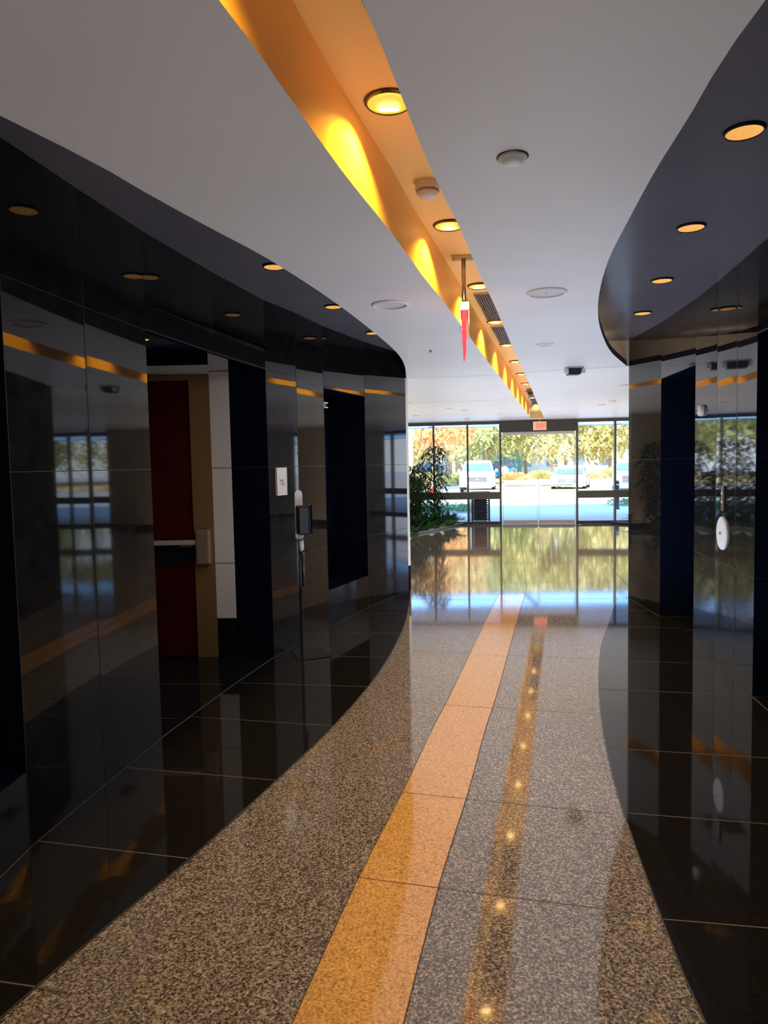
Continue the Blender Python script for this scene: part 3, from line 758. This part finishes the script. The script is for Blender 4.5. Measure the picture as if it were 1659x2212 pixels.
tall_shrub(6.50, 17.48, 2.1, 21, 'feathery shrub peeking out beside the right wall corner', spread=.38)
lows = [(1.62,17.75,.42,'beside the sliding doors, rightmost of the left planter'),(1.30,17.15,.5,'at the foot of the tall shrub'),(1.0,16.75,.48,'in front of the tall shrub, at the kerb'),(.72,16.3,.5,'nearest the camera in the left planter'),
        (1.75,18.15,.3,'small one against the glazing'),(.42,16.05,.42,'tucked at the left wall corner')]
for i, (x, y, r, s) in enumerate(lows): low_plant(x, y, r, 34, 40+i, 'low dark broad-leaved plant %s' % s)
for i in range(2): low_plant(-.25-.6*i, 15.75-.1*i, .5, 26, 60+i, 'low plant mirrored in the right wall, %s along the kerb' % ORD[i])
low_plant(6.35, 17.45, .36, 30, 80, 'low strappy plant at the foot of the right wall corner')

# ------------------------------------------------------------------ outside
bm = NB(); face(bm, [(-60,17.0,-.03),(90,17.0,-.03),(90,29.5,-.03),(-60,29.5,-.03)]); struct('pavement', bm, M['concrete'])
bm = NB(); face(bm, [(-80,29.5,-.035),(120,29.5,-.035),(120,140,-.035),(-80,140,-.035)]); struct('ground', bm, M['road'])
def ground_patch(name, pts, z, m, lb, cat):
    bm = NB(); c = Vector((sum(p[0] for p in pts)/len(pts), sum(p[1] for p in pts)/len(pts)))
    lo = [bm.verts.new((x, y, -.03)) for x, y in pts]; hi = [bm.verts.new((c.x+(x-c.x)*.97, c.y+(y-c.y)*.97, z)) for x, y in pts]
    bm.faces.new(hi)
    for i in range(len(pts)): j = (i+1) % len(pts); bm.faces.new((lo[i], lo[j], hi[j], hi[i]))
    o = obj(name, bm, m); tag(o, lb, cat, kind='stuff'); return o
def ell(cx, cy, a, b, n=24): return [(cx+a*math.cos(2*PI*k/n), cy+b*math.sin(2*PI*k/n)) for k in range(n)]
ground_patch('lawn_island', ell(8.2, 39.5, 3.6, 2.6), .10, M['grassy'], 'sunlit dry lawn island in the road beyond the sliding doors', 'lawn')
ground_patch('mulch_bed', [(7.5,50),(24,46.5),(40,47),(60,60),(60,75),(5,75)], .30, M['mulch'], 'orange mulch and leaf litter bed under the trees', 'mulch')
ground_patch('mulch_bed', [(-30,52),(1.5,50),(2,75),(-30,75)], .30, M['mulch'], 'leaf-covered bed behind the plants outside on the left', 'mulch')
def groundcover(pts_fn, n, name, lb, z=.0, R_=.14, seed=5):
    rnd = random.Random(seed); bm = NB()
    for k in range(n):
        x, y = pts_fn(rnd); a = rnd.uniform(0, 6.28)
        leaf(bm, Vector((x, y, rnd.uniform(-.02, .16))), Vector((math.cos(a), math.sin(a), rnd.uniform(.1, 1))), Vector((0, 0, 1)), R_*rnd.uniform(.7, 1.3), R_*.45, .2)
    o = obj(name, bm, M['bed']); tag(o, lb, 'ground cover', kind='stuff')
def in_ell(cx, cy, a, b):
    def f(r):
        t = r.uniform(0, 6.28); q = math.sqrt(r.random()); return cx+a*q*math.cos(t), cy+b*q*math.sin(t)
    return f
groundcover(in_ell(1.2, 24.3, 2.3, 1.5), 3200, 'ground_cover', 'bright green ground cover outside the glazing on the left')
groundcover(in_ell(10.4, 25.6, 2.3, 1.1), 2600, 'ground_cover', 'green ground cover outside beside the dark bollard', seed=6)

# litter bin with slats
t = thing('litter_bin', 'dark slatted litter bin just outside the glazing left of the doors', 'litter bin', (2.66, 19.75, -.03), .1)
for i, x in enumerate((-.24, .24)):
    bm = NB(); box(bm, x-.02, x+.02, -.2, -.16, 0, .80); box(bm, x-.02, x+.02, .16, .2, 0, .80); obj('side_frame', bm, M['darkbox'], t)
bm = NB()
for k in range(13): z = .05+.058*k; box(bm, -.26, .26, -.205, -.185, z, z+.026); box(bm, -.26, -.24, -.2, .2, z, z+.026); box(bm, .24, .26, -.2, .2, z, z+.026)
obj('slats', bm, M['darkbox'], t)
bm = NB(); box(bm, -.17, .17, -.15, .15, .03, .78); obj('liner', bm, M['darkbox'], t)
bm = bbox_bm(-.27, .27, -.22, .22, .80, .84, .012); obj('lid', bm, M['darkbox'], t)
# bollard
t = thing('bollard', 'dark cylindrical bollard outside the right-hand glazing', 'bollard', (7.78, 23.57, -.03))
bm = NB(); lathe(bm, [(.085, 0), (.085, .03), (.07, .04), (.07, .90), (.062, .935), (.035, .955), (.002, .96)], 24); obj('post', bm, M['darkbox'], t, True)
bm = NB(); lathe(bm, [(.0715, .80), (.0715, .84)], 24); obj('band', bm, M['offwhite'], t, True)
# yellow stone pillar outside left
t = thing('stone_pillar', 'pale yellow stone pillar outside behind the indoor shrubs', 'pillar', (.98, 29.5, -.03))
bm = bbox_bm(-.26, .26, -.26, .26, .15, 3.4, .02); obj('shaft', bm, M['ystone'], t)
bm = bbox_bm(-.32, .32, -.32, .32, 0, .15, .02); obj('plinth', bm, M['kerbout'], t)

# cars -----------------------------------------------------------------
def loft(bm, prof, xs):
    """prof: (y,z) polygon; xs: list of (x, inset)"""
    cy = sum(p[0] for p in prof)/len(prof); cz = sum(p[1] for p in prof)/len(prof); rings = []
    for x, s in xs: rings.append([bm.verts.new((x, cy+(y-cy)*(1-s), cz+(z-cz)*(1-s*1.4))) for y, z in prof])
    n = len(prof)
    for a, b in zip(rings, rings[1:]):
        for i in range(n): j = (i+1) % n; bm.faces.new((a[i], a[j], b[j], b[i]))
    bm.faces.new(rings[0][::-1]); bm.faces.new(rings[-1])
def car(name, label, cat, loc, rz, paint, style='suv', W=1.88, L_=4.6, Ht=1.65, rear=False, plate=True):
    t = thing(name, label, cat, loc, rz)
    w = W/2; hood = Ht*.60; belt = Ht*.62; f = -L_/2; r = L_/2
    prof = [(f+.05,.28),(f,.45),(f,.62),(f+.08,hood-.08),(f+.28,hood),(f+1.25,belt),(r-.15,belt+.02),(r,belt-.12),(r,.45),(r-.06,.28)]
    if style == 'pickup': prof = [(f+.05,.34),(f-.02,.50),(f,.70),(f+.03,hood-.05),(f+.22,hood+.03),(f+1.35,belt+.02),(r-.02,belt+.02),(r,belt-.05),(r,.5),(r-.06,.38)]
    bm = NB(); loft(bm, prof, [(-w, .03), (-w*.97, .005), (-w*.8, 0), (w*.8, 0), (w*.97, .005), (w, .03)]); obj('body', bm, M[paint], t)
    c0 = f+1.15; c1 = f+1.85
    c2, c3 = {'suv': (r-.55, r-.12), 'sedan': (r-1.35, r-.55), 'pickup': (f+3.1, f+3.35), 'jeep': (r-.35, r-.25)}[style]
    if style == 'jeep': c0, c1 = f+1.35, f+1.65
    cab = [(c0, belt-.02), (c1, Ht-.04), (c1+.3, Ht), (c2, Ht-.01), (c3, belt-.02)]
    bm = NB(); rings = []
    for x, top in ((-w*.93, .80), (-w*.6, .93), (w*.6, .93), (w*.93, .80)):
        ring = []
        for y, z in cab:
            k = 0 if z < belt+.01 else 1
            ring.append(bm.verts.new((x*(1 if not k else (.82 if abs(x) > w*.7 else 1)), y, z-(0.05 if k and abs(x) > w*.7 else 0))))
        rings.append(ring)
    for a, b in zip(rings, rings[1:]):
        for i in range(5): j = (i+1) % 5; bm.faces.new((a[i], a[j], b[j], b[i]))
    bm.faces.new(rings[0][::-1]); bm.faces.new(rings[-1])
    obj('cabin', bm, M[paint], t)
    def q(name_, pts, m):
        bm = NB(); face(bm, pts); obj(name_, bm, m, t)
    def lerp(a, b, k): return a+(b-a)*k
    dz = Ht-.05-belt
    q('windscreen', [(-w*.80, c0+.05, belt+.06), (w*.80, c0+.05, belt+.06), (w*.70, c1-.07, Ht-.11), (-w*.70, c1-.07, Ht-.11)], M['carglass'])
    for s in (-1, 1):
        q('side_window', [(s*w*.935, c0+.35, belt+.05), (s*w*.935, c3-.18, belt+.05), (s*w*.80, c2-.02, Ht-.13), (s*w*.80, c1+.12, Ht-.13)], M['carglass'])
    q('rear_window', [(-w*.76, c3+.015, belt+.07), (w*.76, c3+.015, belt+.07), (w*.68, c2+.06, Ht-.13), (-w*.68, c2+.06, Ht-.13)], M['carglass'])
    e = .012
    gz0, gz1 = (.58, .86) if style == 'pickup' else (.50, hood-.16)
    bm = NB(); box(bm, -w*.52, w*.52, f-e-.02, f+.05, gz0, gz1); g = obj('grille', bm, M['cartrim'], t)
    bm = NB()
    for k in range(4): z = gz0+(gz1-gz0)*(k+.5)/4; box(bm, -w*.50, w*.50, f-.04, f-.03, z-.014, z+.014)
    box(bm, -.09, .09, f-.045, f-.03, (gz0+gz1)/2-.05, (gz0+gz1)/2+.05)
    obj('chrome_bars', bm, M['rim'], g)
    for s in (-1, 1):
        bm = NB(); box(bm, min(s*w*.56, s*w*.93), max(s*w*.56, s*w*.93), f-.02, f+.12, gz1-.16, gz1+.01); obj('headlight', bm, M['lamp'], t)
        bm = NB(); box(bm, min(s*w*.78, s*w*.97), max(s*w*.78, s*w*.97), r-.1, r+.02, belt-.34, belt-.08); obj('tail_light', bm, M['tail'], t)
        bm = bbox_bm(min(s*w*1.0, s*(w+.16)), max(s*w*1.0, s*(w+.16)), c0+.25, c0+.38, belt+.04, belt+.18, .02); obj('side_mirror', bm, M[paint], t)
    bm = NB(); box(bm, -w*.94, w*.94, f-.05, f+.08, .30, .46); obj('front_bumper', bm, M[paint if style != 'pickup' else 'rim'], t)
    bm = NB(); box(bm, -w*.94, w*.94, r-.06, r+.05, .34, .50); obj('rear_bumper', bm, M['cartrim'], t)
    if plate:
        for yy, n_ in ((f-.062, 'front'), (r+.055, 'rear')):
            bm = NB(); box(bm, -.16, .16, yy-.006, yy+.006, .36, .47); obj('number_plate', bm, M['plate'], t)
    R_ = .37 if style in ('pickup', 'jeep') else .33
    for s in (-1, 1):
        for y in (f+.85, r-.9):
            bm = NB(); lathe(bm, [(R_*.62, -.10), (R_*.95, -.10), (R_, -.07), (R_, .07), (R_*.95, .10), (R_*.62, .10)], 24, axis='x', c=(s*(w-.10), y, R_)); wh = obj('wheel', bm, M['tire'], t)
            bm = NB(); lathe(bm, [(R_*.60, 0), (R_*.60, s*.095), (R_*.45, s*.07), (R_*.12, s*.10), (.01, s*.10)], 20, axis='x', c=(s*(w-.10), y, R_)); obj('rim', bm, M['rim'], wh)
    if style == 'jeep':
        bm = NB(); lathe(bm, [(.22, r+.02), (.35, r+.04), (.36, r+.20), (.30, r+.24), (.01, r+.24)], 24, axis='y', c=(-.05, 0, .98)); sp = obj('spare_wheel', bm, M['offwhite'], t)
        bm = NB(); lathe(bm, [(.12, r+.23), (.12, r+.26)], 16, axis='y', c=(-.05, 0, .98)); obj('hub', bm, M['rim'], sp)
    return t
Zg = -.035
car('pickup_truck', 'white pickup truck facing the glass left of the sliding doors', 'truck', (5.62, 41.9, Zg), -.16, 'carwhite', 'pickup', 1.98, 5.4, 1.78)
car('off_road_car', 'bright blue boxy car with rear spare wheel behind the white pickup', 'car', (10.3, 60, Zg), PI-.22, 'carblue', 'jeep', 1.95, 4.2, 1.80)
car('sedan', 'silver blue sedan parked facing the glass right of the doors', 'car', (10.65, 40.2, Zg), -.34, 'carsilver', 'sedan', 1.85, 4.6, 1.42)
car('sport_utility_car', 'pale blue sport utility car cut off by the right wall corner', 'car', (13.45, 38.5, Zg), -.30, 'carnavy', 'suv', 1.9, 4.6, 1.68)
car('hatchback', 'blue car glimpsed behind the tall indoor shrub', 'car', (4.05, 60, Zg), -.1, 'carblue', 'suv', 1.8, 4.2, 1.6)
t = thing('utility_box', 'small red box on a post outside, glimpsed through the indoor shrubs', 'box', (2.28, 33.5, Zg))
bm = bbox_bm(-.19, .19, -.15, .15, .18, .46, .03); obj('housing', bm, M['redthing'], t)
bm = NB(); lathe(bm, [(.05, 0), (.05, .2)], 12); obj('post', bm, M['rim'], t)

# trees -----------------------------------------------------------------
def tree_meshes(seed, h, r, base, n, lsz):
    rnd = random.Random(seed); bt = NB(); bl = NB()
    tube(bt, [(0, 0, 0), (.05, 0, base*.6), (.0, .05, base), (.1, 0, h*.6), (0, 0, h*.85)], [.17, .14, .12, .08, .03], 8)
    cl = []
    for k in range(26):
        a = rnd.uniform(0, 6.28); z = rnd.uniform(base, h); q = r*(1-.55*abs((z-base)/(h-base)-.4))*rnd.uniform(.2, .95)
        c = Vector((q*math.cos(a), q*math.sin(a), z)); cl.append((c, rnd.uniform(.7, 1.4)))
        if k < 16: tube(bt, [(0, 0, base*.8+(z-base)*.25), (c.x*.5, c.y*.5, base*.8+(z-base)*.6+.2), tuple(c)], [.06, .04, .015], 5)
    for k in range(n):
        c, s = cl[k % len(cl)]
        d = Vector((rnd.gauss(0, 1), rnd.gauss(0, 1), rnd.gauss(0, .8))).normalized()*s*(rnd.random()**.4)*r*.42
        a = rnd.uniform(0, 6.28); e = rnd.uniform(-1.2, .6)
        dd = Vector((math.cos(a)*math.cos(e), math.sin(a)*math.cos(e), math.sin(e)))
        leaf(bl, c+d, dd, Vector((rnd.uniform(-1, 1), rnd.uniform(-1, 1), 1)), lsz*rnd.uniform(.7, 1.3), lsz*.6, .2)
    return bt, bl
def make_tree(seed, h, r, base, n, lsz, m, label, loc, group):
    bt, bl = tree_meshes(seed, h, r, base, n, lsz)
    t = thing('tree', label, 'tree', loc, 0, group)
    obj('trunk', bt, M['bark'], t); obj('crown', bl, M[m], t); return t
G = 'trees beyond the car park'
tA = make_tree(1, 11.5, 3.6, 2.9, 6500, .42, 'treeY', 'yellow-green tree above the sliding doors, nearest its centre', (13.2, 56, 0), G)
tB = make_tree(2, 12, 3.8, 2.5, 6500, .42, 'treeG', 'green tree standing behind the white pickup truck', (8.4, 58, 0), G)
tC = make_tree(3, 11, 3.4, 2.7, 6500, .42, 'treeY', 'yellow-green tree behind the silver blue sedan', (18.2, 57, 0), G)
tO = make_tree(4, 8.5, 2.6, 2.7, 5200, .34, 'treeO', 'orange autumn tree glimpsed above the tall indoor shrub', (3.1, 44, 0), G)
spots_ = [(tB, 22.6, 58, 'green tree to the right of the sedan, near the right wall corner', 1.05, 1.3), (tA, 27.5, 60, 'yellow tree at the right wall corner', 1, 2.1), (tC, 2.2, 55, 'yellow-green tree far left behind the shrubs', 1, .7),
          (tB, -4, 58, 'green tree beyond the left planter, outermost', 1, 2), (tA, 7.0, 70, 'second-row yellow tree behind the pickup', 1.1, 2.6), (tC, 13.5, 72, 'second-row tree behind the door centre', 1.15, 3.6),
          (tB, 19, 74, 'second-row green tree behind the sedan', 1.15, .4), (tA, 25.5, 76, 'second-row tree toward the right wall corner', 1.2, 5), (tC, 32, 78, 'second-row tree hidden by the right wall corner', 1.2, 4), (tA, .5, 70, 'second-row yellow tree at far left', 1.2, 4.4),
          (tC, -8, 66, 'yellow tree past the left planter', 1.2, 5.4), (tB, 10.6, 84, 'tallest rear tree left of the door centre', 1.3, 1.9), (tC, 17.3, 86, 'tall rear tree right of the door centre', 1.3, 2.9), (tA, 4.2, 84, 'tall rear tree behind the orange one', 1.3, 3.3),
          (tA, 36, 52, 'yellow tree mirrored in the left wall panel, nearest', 1, .9), (tB, 42, 50, 'green tree mirrored in the left wall panel, beside the yellow one', 1.1, 1.7), (tC, 48, 55, 'farthest tree mirrored in the left wall panels', 1.1, .2)]
for src, x, y, lb, sc, rz in spots_:
    c = copy_tree(src); c.location = (x, y, 0); c.rotation_euler.z = rz; c.scale = (sc, sc, sc); c['label'] = lb
# shrubs under the trees
def bush_bm(seed, n=1300, rx=1.5, rz=.75):
    rnd = random.Random(seed); bm = NB()
    for k in range(n):
        d = Vector((rnd.gauss(0, 1), rnd.gauss(0, 1), abs(rnd.gauss(0, 1)))).normalized()*(.6+.4*rnd.random())
        p = Vector((d.x*rx, d.y*rx*.7, d.z*rz)); leaf(bm, p, d+Vector((0, 0, rnd.uniform(-.5, .6))), Vector((rnd.uniform(-1, 1), 1, 1)), .26, .15, .2)
    return bm
def bush(seed, x, y, s, m, label):
    t = thing('bush', label, 'bush', (x, y, .0), seed*1.3, 'bushes under the trees'); t.scale = (s, s, s)
    obj('foliage', bush_bm(seed), M[m], t); bm = NB(); tube(bm, [(0, 0, 0), (.05, .02, .3), (.1, 0, .6)], [.05, .04, .02], 6); obj('stem', bm, M['bark'], t)
for i, (x, y, s, m, lb) in enumerate([(1.2,50,1.3,'treeG','green bush far left behind the tall shrub'),(3.6,52,1.2,'treeY','yellow-green bush left of the white pickup'),(9.8,52.5,1.0,'treeO','rust-coloured bush right of the blue boxy car'),
        (12.0,54,1.1,'treeY','yellowish bush below the door centre tree'),(14.6,52,1.0,'treeO','orange-leaved bush left of the sedan roof'),(17.5,54,1.3,'treeY','yellow bush directly behind the sedan'),(20.5,52,1.1,'treeO','orange bush right of the sedan'),(23,54,1.3,'treeG','green bush near the right wall corner'),(6.4,54,1.2,'treeG','green bush hidden behind the white pickup')]):
    bush(100+i, x, y, s, m, lb)
# far buildings
t = thing('distant_building', 'white low building seen between tree trunks right of centre', 'building', (22, 92, 0))
bm = NB(); box(bm, -9, 9, 0, 8, 0, 4.2); obj('walls', bm, M['bldgw'], t)
bm = NB(); box(bm, -9.3, 9.3, -.3, 8.3, 4.2, 4.5); obj('roof', bm, M['kerbout'], t)
for k in range(5): bm = NB(); box(bm, -7.6+k*3.4, -6.2+k*3.4, -.05, .02, 1.0, 2.6); obj('window', bm, M['carglass'], t)
t = thing('distant_building', 'tan low building behind the blue boxy car', 'building', (8, 95, 0))
bm = NB(); box(bm, -5, 4, 0, 8, 0, 4.0); obj('walls', bm, M['bldgt'], t)
bm = NB(); box(bm, -5.3, 4.3, -.3, 8.3, 4.0, 4.3); obj('roof', bm, M['kerbout'], t)
bm = NB(); box(bm, -1, .4, -.05, .02, 0, 2.4); obj('door', bm, M['bldgw'], t)
t = thing('storage_container', 'teal green container behind the blue boxy car', 'container', (11.6, 65, 0), .1)
bm = NB(); box(bm, -1.1, 1.1, 0, 2, .15, 2.5)
obj('body', bm, M['teal'], t)
bm = NB()
for k in range(9): x = -1.0+.25*k; box(bm, x-.03, x+.03, -.03, 0, .2, 2.45)
obj('ribs', bm, M['teal'], t)
bm = NB(); box(bm, -1.1, -.9, .1, .3, 0, .15); box(bm, .9, 1.1, .1, .3, 0, .15); box(bm, -1.1, -.9, 1.7, 1.9, 0, .15); box(bm, .9, 1.1, 1.7, 1.9, 0, .15); obj('feet', bm, M['cartrim'], t)

# ------------------------------------------------------------------ sky, sun, fill
w = bpy.data.worlds.new('sky'); bpy.context.scene.world = w; w.use_nodes = True
nt = w.node_tree; bg = nt.nodes['Background']
tc = nt.nodes.new('ShaderNodeTexCoord'); sp = nt.nodes.new('ShaderNodeSeparateXYZ'); rp = nt.nodes.new('ShaderNodeValToRGB')
rp.color_ramp.elements[0].position = 0; rp.color_ramp.elements[0].color = (.80, .88, 1, 1)
rp.color_ramp.elements[1].position = .6; rp.color_ramp.elements[1].color = (.22, .48, 1, 1)
nt.links.new(tc.outputs['Generated'], sp.inputs[0]); nt.links.new(sp.outputs['Z'], rp.inputs['Fac']); nt.links.new(rp.outputs['Color'], bg.inputs['Color'])
bg.inputs['Strength'].default_value = 4.2
sl = bpy.data.lights.new('sun', 'SUN'); sl.energy = 13.0; sl.angle = .01; sl.color = (1, .95, .84)
so = bpy.data.objects.new('sun', sl); COL.objects.link(so)
so.rotation_euler = Vector((.35, 1.0, -.98)).to_track_quat('-Z', 'Y').to_euler()

def area(name, loc, rot, sx_, sy_, power, col):
    ld = bpy.data.lights.new(name, 'AREA'); ld.shape = 'RECTANGLE'; ld.size = sx_; ld.size_y = sy_; ld.energy = power; ld.color = col
    o = bpy.data.objects.new(name, ld); COL.objects.link(o); o.location = loc; o.rotation_euler = rot
    o.visible_camera = False; o.visible_glossy = False
    return o
# added unseen fill lamps in place of daylight bounced off the floor
area('bounce_fill', (3.5, 15.0, .06), (PI, 0, 0), 9, 6, 250, (1, .88, .74))
area('bounce_fill', (1.8, 9.6, .06), (PI, 0, 0), 2.6, 4, 80, (.90, .93, 1))
area('bounce_fill', (1.35, 5.2, .06), (PI, 0, 0), .9, 3.4, 46, (.84, .89, 1))
area('bounce_fill', (-.1, 2.4, .06), (PI, 0, 0), 1.4, 2.4, 7, (1, .90, .80))
area('bounce_fill', (-.3, -.5, .06), (PI, 0, 0), 1.6, 3, 8, (1, .89, .78))

area('bounce_fill', (2.2, 6.2, .06), (PI, 0, 0), .5, 1.6, 10, (.42, .60, 1))  # added blue fill lamp, brightens the right soffit
area('floor_fill', (.3, 3.2, 2.64), (0, 0, 0), .9, 4.5, 34, (1, .93, .9))  # added unseen fill lamps, lighting the floor from above
area('floor_fill', (1.0, 7.0, 2.64), (0, 0, 0), .9, 3, 20, (1, .95, .93))
pl = bpy.data.lights.new('plenum_fill', 'POINT'); pl.energy = 1.6; pl.color = (1, .78, .55); pl.shadow_soft_size = .03  # added unseen lamp to brighten the taupe closing face
po = bpy.data.objects.new('plenum_fill', pl); COL.objects.link(po); po.location = (2.30, 7.80, 2.84); po.visible_glossy = False; pl.energy = 2.6
# ------------------------------------------------------------------ camera
F_, CX, CY = 1530.0, 829.5, 1106.0
P_ = math.atan(102/F_); R_ = .0196
f = Vector((0, math.cos(P_), -math.sin(P_))); u0 = Vector((0, math.sin(P_), math.cos(P_))); r0 = Vector((1, 0, 0))
r = math.cos(R_)*r0-math.sin(R_)*u0; u = math.sin(R_)*r0+math.cos(R_)*u0
cam = bpy.data.cameras.new('camera'); co = bpy.data.objects.new('camera', cam); COL.objects.link(co)
m = Matrix.Identity(4)
for i in range(3): m[i][0] = r[i]; m[i][1] = u[i]; m[i][2] = -f[i]
m[2][3] = EYE
co.matrix_world = m
cam.sensor_fit = 'HORIZONTAL'; cam.sensor_width = 36; cam.lens = 36*F_/1659; cam.clip_start = .05; cam.clip_end = 400
sc = bpy.context.scene; sc.camera = co
sc.view_settings.view_transform = 'Standard'; sc.view_settings.look = 'None'; sc.view_settings.exposure = 0; sc.view_settings.gamma = 1
sc.cycles.max_bounces = 8; sc.cycles.use_adaptive_sampling = True; sc.cycles.adaptive_threshold = .035; sc.cycles.transparent_max_bounces = 12; sc.cycles.sample_clamp_indirect = 6; sc.cycles.use_denoising = True
sc.cycles.glossy_bounces = 5; sc.cycles.diffuse_bounces = 4
